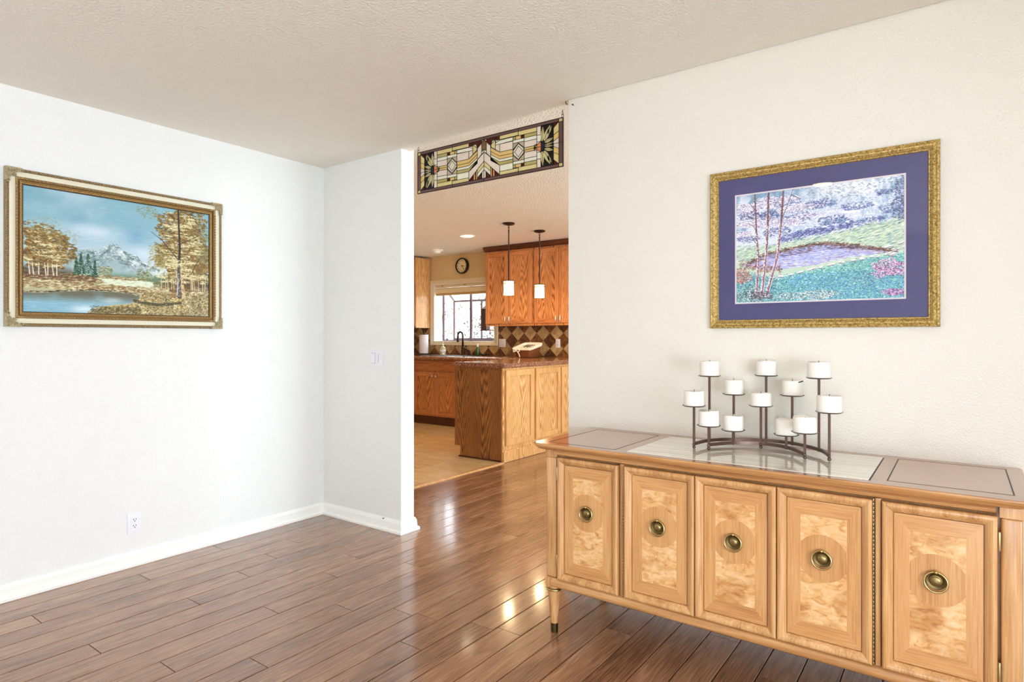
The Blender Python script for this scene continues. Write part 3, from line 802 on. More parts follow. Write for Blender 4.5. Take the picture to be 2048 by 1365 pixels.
# ---- bottles
glassy = mat_plain('clear_plastic', (206, 204, 160), 0.12, var=0.1, coat=0.6)
so = thing('soap_bottle', 'pale soap pump bottle on the counter under the left part of the window', 'bottle', (-6.165, 6.72, CT1))
obj('bottle_body', lathe(bmesh.new(), [(0.040, 0), (0.044, 0.006), (0.042, 0.05), (0.046, 0.085), (0.036, 0.115), (0.014, 0.13), (0.013, 0.145), (0, 0.145)], n=18), glassy, so, smooth='auto')
obj('label_patch', lathe(bmesh.new(), [(0.0455, 0.035), (0.0445, 0.05), (0.0475, 0.08)], n=18), M['plastic'], so, smooth=True)
bm = lathe(bmesh.new(), [(0.015, 0.146), (0.015, 0.16), (0.006, 0.162), (0.006, 0.185), (0.012, 0.187), (0.012, 0.198), (0, 0.2)], n=14)
tube(bm, [(0.0, 0, 0.192), (-0.03, -0.01, 0.188)], 0.005, 6)
obj('pump', bm, M['plastic'], so, smooth='auto')
gr = mat_plain('green_liquid', (44, 84, 40), 0.12, var=0.1, coat=0.6)
gb = thing('dish_soap_bottle', 'small green bottle with a white cap right of the faucet', 'bottle', (-5.505, 6.72, CT1))
obj('bottle_body', lathe(bmesh.new(), [(0.028, 0), (0.032, 0.006), (0.032, 0.09), (0.024, 0.115), (0.012, 0.125), (0, 0.125)], n=16), gr, gb, smooth='auto')
obj('cap', lathe(bmesh.new(), [(0.014, 0.126), (0.014, 0.15), (0.008, 0.168), (0, 0.17)], n=12), M['plastic'], gb, smooth='auto')
bm = bmesh.new()
sphere(bm, -5.42, 6.72, CT1 + 0.016, 0.016, 2, (1.3, 1, 1)); sphere(bm, -5.385, 6.72, CT1 + 0.014, 0.014, 2, (1.4, 1, 1))
tube(bm, [(-5.41, 6.72, CT1 + 0.02), (-5.35, 6.72, CT1 + 0.03), (-5.32, 6.72, CT1 + 0.012)], 0.006, 6)
tag(obj('dish_scrubber', bm, M['black'], smooth=True), 'small black scrubber lying right of the green bottle', 'brush')

# ---- basket
BX, BY = -4.60, 6.32
bk = thing('bread_basket', 'wicker basket with a white cloth liner on the kitchen counter', 'basket', (BX, BY, CT1 + 0.0065))
bm = bmesh.new()
def bring(t, grow=0.0):
    sx = 0.105 + 0.03 * t + grow; sy = 0.10 + 0.035 * t + grow
    zf = 0.002 + 0.108 * t; zb = 0.002 + 0.18 * t
    out = []
    for k in range(24):
        a = 2 * PI * k / 24; ca, sa = math.cos(a), math.sin(a)
        rx = math.copysign(abs(ca) ** 0.25, ca); ry = math.copysign(abs(sa) ** 0.25, sa)
        out.append((rx * sx + 0.135, ry * sy + 0.13, zf + (zb - zf) * (ry * 0.5 + 0.5)))
    return out
for i in range(10):
    t = i / 9 * 0.86 + 0.03
    tube(bm, bring(t), 0.0075, 6, True)
for k in range(24):
    tube(bm, [bring(0.0, 0.001)[k], bring(0.45, 0.001)[k], bring(0.9, 0.001)[k]], 0.005, 5)
obj('wicker_body', bm, M['wicker'], bk, smooth=True)
bm = bmesh.new()
vs = [bm.verts.new(p) for p in bring(0.02, -0.006)]; bm.faces.new(vs)
obj('basket_bottom', bm, M['wicker'], bk)
bm = bmesh.new(); rings = []
for t, gq in ((0.55, -0.014), (0.98, -0.008), (1.03, 0.004), (1.0, 0.016), (0.86, 0.017), (0.78, 0.015), (0.8, 0.008)):
    rings.append([bm.verts.new(p) for p in bring(t, gq)])
for a, b in zip(rings, rings[1:]):
    for k in range(24): bm.faces.new([a[k], a[(k + 1) % 24], b[(k + 1) % 24], b[k]])
bm.faces.new(rings[0])
obj('cloth_liner', bm, M['cloth'], bk, smooth=True)
bm = bmesh.new()
c0 = Vector((0.075, -0.026, 0.085))
for s_ in (-1, 1):
    pts = [c0 + Vector((s_ * 0.045 * math.sin(a), -0.004, 0.016 * math.sin(2 * a))) for a in [PI * i / 10 for i in range(11)]]
    tube(bm, pts, 0.006, 6)
tube(bm, [c0, c0 + Vector((-0.055, -0.004, -0.015))], 0.005, 6); tube(bm, [c0, c0 + Vector((0.04, -0.006, -0.04)), c0 + Vector((0.06, -0.012, -0.080))], 0.006, 6)
obj('ribbon_bow', bm, M['cloth'], bk, smooth=True)
napk = thing('folded_napkins', 'bundle of white napkins and dark cutlery lying in the wicker basket', 'napkins', (BX + 0.135, BY + 0.13, CT1 + 0.105))
bm = bmesh.new()
for i in range(4):
    a = 0.5 + 0.2 * i; x_ = -0.06 + i * 0.04
    tube(bm, [(x_ - 0.04 * math.cos(a), -0.05, 0.02), (x_, 0.0, 0.03), (x_ + 0.03 * math.cos(a), 0.05, 0.045)], 0.012, 8)
obj('napkin', bm, M['cloth'], napk, smooth=True)
bm = bmesh.new()
for i in range(4):
    x_ = -0.05 + i * 0.034
    tube(bm, [(x_, -0.05, 0.03), (x_ + 0.01, 0.01, 0.046), (x_ + 0.02, 0.06, 0.06)], 0.004, 6)
obj('cutlery', bm, M['bronze'], napk, smooth=True)

# ---- backsplash plates
def plate(name, label, loc, rz, gangs, kinds):
    """wall plate, local -Y is the front, origin at its centre on the wall"""
    t = thing(name, label, 'switch' if 'switch' in name else 'outlet', loc, rz)
    W_ = 0.070 if gangs == 1 else 0.116
    bm = B(-W_ / 2, W_ / 2, -0.006, 0, -0.0572, 0.0572, 0.0035, 2); obj('cover_plate', bm, M['plastic'], t, smooth='auto')
    for g_ in range(gangs):
        cx_ = 0 if gangs == 1 else (-0.023 + 0.046 * g_)
        k_ = kinds[g_]
        obj('insert_gap', mitre(bmesh.new(), cx_ - 0.0172, cx_ + 0.0172, -0.0342, 0.0342, [(0, 0), (0, 0.0066), (0.001, 0.0066), (0.001, 0)]), M['slot'] if k_ == 'rocker' else M['plastic'], t)
        if k_ == 'outlet':
            ins = obj('receptacle', B(cx_ - 0.0162, cx_ + 0.0162, -0.0085, -0.0055, -0.0332, 0.0332, 0.001), M['plastic'], t)
            bm = bmesh.new()
            for zc in (0.0165, -0.0175):
                box(bm, cx_ - 0.0078, cx_ - 0.0048, -0.0090, -0.0083, zc, zc + 0.0082)
                box(bm, cx_ + 0.0048, cx_ + 0.0078, -0.0090, -0.0083, zc + 0.0008, zc + 0.0074)
                lathe(bm, [(0.0028, 0), (0.0028, 0.0007)], n=10, mtx=Matrix.Translation((cx_, -0.0083, zc - 0.0055)) @ Matrix.Rotation(PI / 2, 4, 'X'))
            obj('slots', bm, M['slot'], ins)
        elif k_ == 'rocker':
            bm = extr(bmesh.new(), [(-0.0055, -0.032), (-0.0125, -0.0315), (-0.0078, 0.0), (-0.0085, 0.032), (-0.0055, 0.032)], 'X', cx_ - 0.0158, cx_ + 0.0158)
            obj('rocker', bm, M['plastic'], t)
        else:
            obj('dimmer_face', B(cx_ - 0.0158, cx_ + 0.0158, -0.0080, -0.0055, -0.032, 0.032, 0.0008), M['plastic'], t)
            obj('slider', B(cx_ - 0.004, cx_ + 0.011, -0.0135, -0.0078, 0.001, 0.0075, 0.001), M['plastic'], t)
            obj('slider_track', B(cx_ + 0.0025, cx_ + 0.0045, -0.0084, -0.0079, -0.026, 0.026), M['slot'], t)
        bm = bmesh.new()
        for zz in (-0.0485, 0.0485):
            lathe(bm, [(0.0028, 0), (0.0028, 0.0012), (0.0, 0.0016)], n=10, mtx=Matrix.Translation((cx_, -0.0058, zz)) @ Matrix.Rotation(PI / 2, 4, 'X'))
        obj('screw', bm, M['nickel'], t)
    return t
plate('wall_outlet', 'white duplex outlet low on the left wall below the mountain painting', (XW, 1.498, 0.232), PI / 2, 1, ['outlet'])
plate('light_switch', 'white double wall switch with rocker and dimmer on the short wall', (-3.095, YP, 1.108), 0, 2, ['rocker', 'dimmer'])
plate('kitchen_switch', 'almond double switch plate on the backsplash right of the kitchen window', (-5.175, KY1 - 0.0098, 1.165), 0, 2, ['rocker', 'dimmer'])
plate('kitchen_outlet', 'single outlet plate on the backsplash behind the basket, nearest the dining wall', (-4.262, KY1 - 0.0098, 1.165), 0, 1, ['outlet'])

# ---- clock
ck = thing('wall_clock', 'round wall clock with a black rim above the kitchen window', 'clock', (-5.905, KY1, 2.292))
RX = Matrix.Rotation(PI / 2, 4, 'X')
obj('rim', lathe(bmesh.new(), [(0.116, 0), (0.118, 0.03), (0.112, 0.042), (0.101, 0.044), (0.097, 0.034), (0.097, 0.0)], n=40, mtx=RX), M['black'], ck, smooth='auto')
obj('dial', lathe(bmesh.new(), [(0.0972, 0.002), (0.0972, 0.026), (0, 0.026)], n=40, mtx=RX), mat_plain('clock_face', (238, 222, 180), 0.5, var=0.02), ck)
def text_mesh(s_, size):
    cu = bpy.data.curves.new('t', 'FONT'); cu.body = s_; cu.size = size; cu.align_x = 'CENTER'; cu.align_y = 'CENTER'; cu.extrude = 0.0006
    to = bpy.data.objects.new('t', cu); C.objects.link(to)
    bpy.context.view_layer.update()
    me = bpy.data.meshes.new_from_object(to.evaluated_get(bpy.context.evaluated_depsgraph_get()))
    bpy.data.objects.remove(to); return me
bm = bmesh.new()
for h_ in range(1, 13):
    a = PI / 2 - 2 * PI * h_ / 12
    me = text_mesh(str(h_), 0.032)
    n0 = len(bm.verts); bm.from_mesh(me); bm.verts.ensure_lookup_table()
    bmesh.ops.transform(bm, matrix=Matrix.Translation((0.077 * math.cos(a), -0.027, 0.077 * math.sin(a))) @ RX, verts=bm.verts[n0:])
    bpy.data.meshes.remove(me)
obj('numerals', bm, M['black'], ck)
def hand(ang, ln, w2, y):
    b = bmesh.new(); box(b, -0.012, ln, y, y + 0.0015, -w2, w2)
    bmesh.ops.rotate(b, verts=b.verts, cent=(0, 0, 0), matrix=Matrix.Rotation(-ang, 3, 'Y'))
    return b
obj('hour_hand', hand(math.radians(-12), 0.046, 0.0035, -0.031), M['black'], ck)
obj('minute_hand', hand(math.radians(-52), 0.072, 0.0026, -0.034), M['black'], ck)

# ---- pendants
M['shade'] = mat_glow('lit_glass_shade', (255, 226, 170), 2.6)
def pendant(label, x, y):
    t = thing('pendant_lamp', label, 'lamp', (x, y, HK), 0, 'pendants over the peninsula')
    obj('canopy', lathe(bmesh.new(), [(0.064, 0), (0.066, -0.010), (0.055, -0.018), (0.02, -0.026), (0, -0.027)], n=28), M['bronze'], t, smooth='auto')
    bm = bmesh.new()
    for i, (zc, ax) in enumerate(((-0.041, 0), (-0.060, 1))):
        pts = []
        for k in range(12):
            a = 2 * PI * k / 12; u, v = 0.009 * math.cos(a), 0.016 * math.sin(a)
            pts.append((u, 0, zc + v) if ax == 0 else (0, u, zc + v))
        tube(bm, pts, 0.0026, 6, True)
    obj('chain_link', bm, M['bronze'], t, smooth=True)
    obj('rod', lathe(bmesh.new(), [(0.0075, -0.072), (0.009, -0.08), (0.0065, -0.09), (0.0065, -0.60), (0.009, -0.615), (0.009, -0.645)], n=12), M['bronze'], t, smooth='auto')
    bm = bmesh.new()
    for zc in (-0.615, -0.648):
        tube(bm, [(0.060 * math.cos(2 * PI * k / 24), 0.060 * math.sin(2 * PI * k / 24), zc) for k in range(24)], 0.003, 6, True)
    for k in range(3):
        a = 2 * PI * k / 3 + 0.5
        tube(bm, [(0, 0, -0.612), (0.060 * math.cos(a), 0.060 * math.sin(a), -0.615), (0.060 * math.cos(a), 0.060 * math.sin(a), -0.648)], 0.003, 6)
    obj('ring_bracket', bm, M['bronze'], t, smooth=True)
    bm = bmesh.new()
    lathe(bm, [(0.0535, -0.768), (0.055, -0.768), (0.055, -0.622), (0.0535, -0.622)], n=28)
    obj('glass_shade', bm, M['shade'], t, smooth='auto')
    l = bpy.data.lights.new('pendant_bulb', 'POINT'); l.energy = 9; l.color = (1.0, 0.74, 0.42); l.shadow_soft_size = 0.03
    lo = bpy.data.objects.new('pendant_bulb', l); lo.location = (x, y, HK - 0.80); C.objects.link(lo)
pendant('bronze pendant lamp with a lit glass shade, nearer the window', -3.905, 5.29)
pendant('bronze pendant lamp with a lit glass shade, nearer the dining wall', -3.895, 5.87)

# ---- recessed lights
M['bulb'] = mat_glow('lit_bulb', (255, 232, 190), 14.0)
def downlight(label, x, y, z, power, spread=130):
    t = thing('recessed_light', label, 'ceiling light', (x, y, z))
    obj('trim_ring', lathe(bmesh.new(), [(0.098, 0), (0.098, -0.006), (0.085, -0.009), (0.074, -0.004), (0.07, 0.0)], n=32), M['trim'], t, smooth='auto')
    obj('bulb', lathe(bmesh.new(), [(0.069, -0.001), (0.06, -0.008), (0.03, -0.014), (0, -0.016)], n=24), M['bulb'], t, smooth=True)
    l = bpy.data.lights.new('downlight', 'SPOT'); l.energy = power; l.color = (1.0, 0.84, 0.64); l.spot_size = math.radians(spread); l.spot_blend = 0.6; l.shadow_soft_size = 0.06
    lo = bpy.data.objects.new('downlight', l); lo.location = (x, y, z - 0.03); C.objects.link(lo)
    return t
downlight('lit recessed ceiling light in the kitchen ceiling', -4.80, 5.66, HK, 50)
downlight('lit recessed ceiling light in the dining ceiling, reflected bright in the framed print', -0.874, 0.053, H, 13)
downlight('lit recessed ceiling light in the dining ceiling farther behind the camera', -0.854, -1.238, H, 13)
smk = thing('smoke_detector', 'round white smoke detector on the kitchen ceiling above the sink', 'smoke detector', (-5.92, 6.33, HK))
obj('detector_base', lathe(bmesh.new(), [(0.088, 0), (0.088, -0.008), (0.075, -0.014), (0.05, -0.018)], n=32), M['trim'], smk, smooth='auto')
obj('detector_dome', lathe(bmesh.new(), [(0.056, -0.016), (0.054, -0.034), (0.046, -0.046), (0, -0.048)], n=28), M['trim'], smk, smooth='auto')

# ---- dark box in the window bay
db = thing('hanging_box', 'dark brown wooden box hanging in the garden window, half hidden by the cabinet', 'box', (-5.74, 7.19, 1.36))
obj('box_body', extr(bmesh.new(), [(-0.045, 0.0), (0.05, 0.0), (0.05, 0.36), (-0.045, 0.31)], 'X', -0.045, 0.05), M['brownbox'], db)
obj('ledge', B(-0.06, 0.12, -0.06, 0.06, -0.018, -0.0005, 0.003), M['brownbox'], db)
obj('hanger', tube(bmesh.new(), [(0, 0, 0.335), (0, 0.0, 0.50)], 0.003, 6), M['brownbox'], db)

# ---- outside the kitchen window: pale sunlit slope with sparse scrub
bm = bmesh.new()
rr = random.Random(9); N1, N2 = 40, 26; gridv = []
def hz(x, y): return -0.6 + (y - 7.6) * 0.42 + 0.12 * math.sin(x * 1.3 + y) + 0.08 * math.sin(x * 3.1 - y * 2.3)
for j in range(N2):
    yy = 7.6 + j * 0.75
    gridv.append([bm.verts.new((-24 + i * 0.9, yy, hz(-24 + i * 0.9, yy))) for i in range(N1)])
for j in range(N2 - 1):
    for i in range(N1 - 1): bm.faces.new([gridv[j][i], gridv[j][i + 1], gridv[j + 1][i + 1], gridv[j + 1][i]])
tag(obj('hillside', bm, M['hill'], smooth=True), 'pale overexposed hillside seen through the kitchen window', 'hillside')
verts, faces, mi = [], [], []
for i in range(3400):
    y = rr.uniform(9.6, 14.5); x = -0.86 * y + rr.uniform(-0.95, 1.15) * y / 8
    clump = math.sin(x * 2.1) * math.sin(y * 1.7 + x)
    if clump < rr.uniform(-1.3, 0.9) or rr.random() < (y - 9.6) / 6.0: continue
    z = hz(x, y) + rr.uniform(0.02, 0.5) * rr.random()
    s_ = rr.uniform(0.018, 0.055); b0 = len(verts)
    a = rr.uniform(0, PI)
    dx, dz, dy = s_ * math.cos(a), s_ * math.sin(a), s_ * rr.uniform(-0.5, 0.5)
    verts += [(x - dx, y - dy, z - dz), (x + dz * 0.5, y, z - dx * 0.5), (x + dx, y + dy, z + dz), (x - dz * 0.5, y, z + dx * 0.5)]
    faces.append((b0, b0 + 1, b0 + 2, b0 + 3)); mi.append(1 if (x > -7.1 * y / 8.5 + 0.6 and rr.random() < 0.35) else 0)
me = bpy.data.meshes.new('scrub'); me.from_pydata(verts, [], faces); me.materials.append(M['leaf']); me.materials.append(M['leaf_r'])
me.polygons.foreach_set('material_index', mi)
o = bpy.data.objects.new('scrub_leaves', me); C.objects.link(o); o['kind'] = 'stuff'
tag(o, 'sparse scrub leaves on the bright slope outside the kitchen window', 'shrubs')

# ================================================================== STAINED GLASS PANEL
def gmat(name, col):
    m, nt, b = newmat(name)
    tc = nt.nodes.new('ShaderNodeTexCoord'); n = nt.nodes.new('ShaderNodeTexNoise'); n.inputs['Scale'].default_value = 30; n.inputs['Detail'].default_value = 3
    link(nt, tc.outputs['Object'], n.inputs['Vector'])
    mx = nt.nodes.new('ShaderNodeMix'); mx.data_type = 'RGBA'; c = lin(col)
    mx.inputs[6].default_value = tuple(v * 0.88 for v in c[:3]) + (1,); mx.inputs[7].default_value = tuple(min(1, v * 1.12) for v in c[:3]) + (1,)
    link(nt, n.outputs['Fac'], mx.inputs[0]); link(nt, mx.outputs[2], b.inputs['Base Color'])
    b.inputs['Roughness'].default_value = 0.25
    t = nt.nodes.new('ShaderNodeBsdfTranslucent'); link(nt, mx.outputs[2], t.inputs['Color'])
    ms = nt.nodes.new('ShaderNodeMixShader'); ms.inputs[0].default_value = 0.35
    out = nt.nodes['Material Output']
    link(nt, b.outputs[0], ms.inputs[1]); link(nt, t.outputs[0], ms.inputs[2]); link(nt, ms.outputs[0], out.inputs[0])
    return m
G = {'C': gmat('glass_cream', (244, 232, 218)), 'L': gmat('glass_pale', (252, 250, 228)), 'Y': gmat('glass_amber', (240, 212, 138)),
     'O': gmat('glass_olive', (204, 192, 122)), 'T': gmat('glass_straw', (236, 222, 160)), 'M': gmat('glass_maroon', (92, 34, 22)),
     'P': gmat('glass_plum', (130, 98, 94)), 'R': gmat('glass_orange', (244, 162, 104)), 'B': gmat('glass_taupe', (212, 192, 160)), 'K': gmat('glass_black', (22, 18, 20)),
     'N': gmat('glass_night_blue', (34, 42, 60))}
def vm(p): return [(a, 1 - b) for a, b in p][::-1]
R_ = lambda a, b, c_, d_: [(a, c_), (b, c_), (b, d_), (a, d_)]
half = []   # (colour, polygon in (s, v)), s from the centre 0..0.5, v 0..1
A = half.append
A(('P', R_(0, .23, .94, 1))); A(('P', R_(.23, .478, .94, 1))); A(('P', R_(0, .23, 0, .062))); A(('P', R_(.23, .478, 0, .062)))
A(('P', R_(.478, .5, .5, .93))); A(('P', R_(.478, .5, .07, .5))); A(('T', R_(.478, .5, .93, 1))); A(('T', R_(.478, .5, 0, .07)))
for q, cc in (([(.446, .83), (.478, .94), (.478, .748), (.446, .683)], 'T'), ([(.446, .683), (.478, .748), (.478, .619), (.446, .553)], 'Y'), ([(.446, .553), (.478, .619), (.478, .5), (.446, .5)], 'C')):
    A((cc, q)); A((cc, vm(q)))
q = [(.40, .94), (.446, .83), (.478, .94)]
A(('M', [(.446, .94), (.446, .83), (.477, .94)])); A(('M', [(.446, .06), (.477, .06), (.446, .17)]))
# strip left of the flower
for c_, a, b in (('C', .756, .94), ('L', .612, .756)):
    A((c_, R_(.346, .371, a, b))); A((c_, R_(.346, .371, 1 - b, 1 - a)))
for f in (lambda p: p, vm):
    A(('R', f([(.346, .5), (.371, .5), (.371, .612), (.346, .556)])))
    A(('L', f([(.346, .556), (.371, .612), (.346, .612)])))
    A(('Y', f([(.324, .5), (.346, .5), (.346, .556)])))
    A(('T', f([(.23, .842), (.346, .842), (.346, .94), (.23, .94)])))
    A(('O', f(R_(.267, .346, .765, .842))))
    A(('L', f(R_(.267, .346, .685, .765))))
    A(('C', f([(.267, .55), (.326, .55), (.346, .575), (.346, .685), (.267, .685)])))
    A(('Y', f([(.265, .5), (.324, .5), (.343, .5), (.326, .55), (.263, .55)])))
    A(('M', f(R_(.247, .267, .768, .842))))
    A(('Y', f(R_(.212, .247, .768, .842))))
    A(('O', f(R_(.195, .212, .768, .842))))
    A(('L', f(R_(.195, .267, .70, .768))))
    A(('B', f([(.195, .70), (.195, .56), (.23, .685), (.23, .70)]))); A(('B', f([(.23, .70), (.23, .685), (.267, .56), (.267, .70)])))
    A(('L', f([(.197, .5), (.197, .54), (.23, .672), (.267, .54), (.267, .5), (.258, .5), (.23, .622), (.206, .5)])))
A(('T', R_(.107, .23, .855, .94))); A(('L', [(.078, .845 - .05), (.078, .755), (.107, .755), (.195, .765), (.195, .842), (.107, .842)]))
A(('M', R_(.085, .107, .86, .94)))
A(('C', R_(.107, .195, .577, .755))); A(('C', [(.078, .755), (.078, .66), (.107, .577), (.107, .755)]))
for cc, a, b in (('Y', .577, .49), ('Y', .49, .42), ('L', .42, .36), ('O', .36, .285)):
    A((cc, [(.195, a), (.107, a), (.046, a + .15), (.046, b + .15), (.107, b), (.195, b)]))
A(('L', R_(.107, .195, .143, .285))); A(('T', R_(.107, .23, .062, .143)))
# arrow motif
A(('Y', [(0, .93), (.0055, .92), (.0055, .70), (0, .72)])); A(('R', [(.0055, .92), (.011, .90), (.011, .69), (.0055, .70)])); A(('O', [(.011, .90), (.017, .87), (.017, .68), (.011, .69)]))
A(('C', [(.017, .87), (.046, .77), (.046, .51), (.017, .62)]))
A(('L', [(0, .72), (.017, .68), (.017, .62), (0, .658)]))
A(('C', [(0, .658), (.046, .51), (.107, .285), (.107, .075), (0, .454)]))
A(('T', [(0, .454), (.046, .291), (.046, .195), (0, .348)])); A(('L', [(0, .348), (.046, .195), (.046, .097), (0, .26)]))
A(('C', [(0, .26), (.014, .204), (.014, .08), (0, .04)]))
A(('M', [(.014, .204), (.046, .097), (.046, .062), (.014, .062)]))
A(('Y', [(.046, .285), (.056, .25), (.056, .062), (.046, .062)])); A(('R', [(.060, .24), (.074, .185), (.074, .062), (.060, .062)])); A(('M', [(.074, .185), (.107, .075), (.107, .062), (.074, .062)]))
A(('M', [(.017, .87), (.017, .94), (.085, .94), (.078, .88), (.055, .88), (.046, .77)]))
A(('T', [(.049, .79), (.078, .875), (.078, .66), (.049, .74)]))
A(('C', [(.206, .5), (.23, .378), (.258, .5), (.23, .622)]))
A(('K', R_(.371, .446, .06, .94)))
sg = thing('stained_glass_panel', 'long stained glass panel with arrow and flower pattern hanging in the kitchen opening', 'stained glass', (-2.2245, 2.775, 2.147))
SW, SH = 1.061, 0.254
def inset(poly, d):
    n = len(poly); out = []
    ar = sum(poly[i][0] * poly[(i + 1) % n][1] - poly[i][1] * poly[(i + 1) % n][0] for i in range(n))
    sgn = 1 if ar > 0 else -1
    for i in range(n):
        p0, p1, p2 = Vector(poly[i - 1]), Vector(poly[i]), Vector(poly[(i + 1) % n])
        e1 = (p1 - p0).normalized(); e2 = (p2 - p1).normalized()
        n1 = Vector((-e1.y, e1.x)) * sgn; n2 = Vector((-e2.y, e2.x)) * sgn
        m = n1 + n2
        if m.length < 1e-4: out.append(tuple(p1 + n1 * d)); continue
        m.normalize(); out.append(tuple(p1 + m * min(d / max(0.35, m.dot(n1)), d * 2.2)))
    return out
lead = bmesh.new()
def leadline(p, q, wd=0.0018):
    p, q = Vector(p), Vector(q); d = q - p
    if d.length < 1e-5: return
    nn = Vector((-d.y, d.x)).normalized() * wd
    prism(lead, [tuple(p - nn), tuple(q - nn), tuple(q + nn), tuple(p + nn)], -0.0032, 0.0032)
seen = set()
for cc, poly in half:
    for sg_ in (1, -1):
        P_ = [(sg_ * a * SW, b * SH) for a, b in poly]
        if sg_ < 0: P_ = P_[::-1]
        q = inset(P_, 0.0011)
        obj('glass_piece', prism(bmesh.new(), q, -0.0016, 0.0016), G[cc], sg)
        for i in range(len(P_)):
            a, b = P_[i], P_[(i + 1) % len(P_)]
            key = tuple(sorted(((round(a[0], 4), round(a[1], 4)), (round(b[0], 4), round(b[1], 4)))))
            if key in seen: continue
            seen.add(key); leadline(a, b, 0.0011)
# flowers: petals laid on the black ground
def petal(cx_, cz_, ang, ln, wd, sgx, col):
    n = 10; pts = []
    for i in range(n + 1):
        t = i / n; pts.append((t * ln, wd * math.sin(PI * t ** 0.8) * (1 - 0.15 * t)))
    for i in range(n - 1, 0, -1):
        t = i / n; pts.append((t * ln, -wd * math.sin(PI * t ** 0.8) * (1 - 0.15 * t)))
    ca, sa = math.cos(ang), math.sin(ang)
    P_ = [(sgx * (cx_ + x * ca - z * sa), cz_ + x * sa + z * ca) for x, z in pts]
    if sgx < 0: P_ = P_[::-1]
    bm = prism(bmesh.new(), P_, -0.0042, 0.0042); obj('petal', bm, G[col], sg)
    # dark vein down the petal
    leadv.append([(sgx * (cx_ + x * ca - z * sa), cz_ + x * sa + z * ca) for x, z in ((ln * .12, 0.0), (ln * .5, wd * .18), (ln * .9, 0))])
leadv = []
fx = 0.379 * SW; fz = 0.5 * SH
for sgx in (1, -1):
    for up in (1, -1):
        petal(fx + .012, fz + up * .026, up * math.radians(64), .086, .0150, sgx, 'T')
        petal(fx - .001, fz + up * .026, up * math.radians(86), .078, .0105, sgx, 'T')
        petal(fx + .034, fz + up * .058, up * math.radians(58), .046, .0085, sgx, 'T')
        petal(fx + .016, fz + up * .017, up * math.radians(16), .056, .0085, sgx, 'T')
        petal(fx + .016, fz + up * .004, up * math.radians(4), .056, .0042, sgx, 'T')
    bm = lathe(bmesh.new(), [(0.0, -0.0046), (0.013, -0.004), (0.014, 0.0), (0.013, 0.004), (0, 0.0046)], n=16, mtx=Matrix.Translation((sgx * (fx + .002), 0, fz)) @ Matrix.Diagonal((0.8, 1, 1.9, 1)) @ RX)
    obj('flower_centre', bm, G['N'], sg)
for v in leadv:
    for a, b in zip(v, v[1:]):
        p, q = Vector(a), Vector(b); nn = Vector((-(q - p).y, (q - p).x)).normalized() * 0.0009
        prism(lead, [tuple(p - nn), tuple(q - nn), tuple(q + nn), tuple(p + nn)], -0.0048, 0.0048)
obj('lead_came', lead, M['lead'], sg)
bm = mitre(bmesh.new(), -0.5 * SW - 0.003, 0.5 * SW + 0.003, -0.003, SH + 0.003, [(0, -0.004), (0, 0.004), (0.003, 0.004), (0.003, -0.004)])
obj('metal_frame', bm, M['lead'], sg)
for sgx in (-1, 1):
    bm = bmesh.new(); x_ = sgx * (0.5 * SW - 0.002)
    for zc, ax in ((SH + 0.011, 0), (SH + 0.025, 1)):
        tube(bm, [((x_ + 0.006 * math.cos(2 * PI * k / 12), 0, zc + 0.009 * math.sin(2 * PI * k / 12)) if ax == 0 else (x_, 0.006 * math.cos(2 * PI * k / 12), zc + 0.009 * math.sin(2 * PI * k / 12))) for k in range(12)], 0.0013, 5, True)
    tube(bm, [(x_, 0, SH + 0.032), (x_, 0, SH + 0.044)], 0.0016, 6)
    obj('hanging_hook', bm, M['lead'], sg, smooth=True)

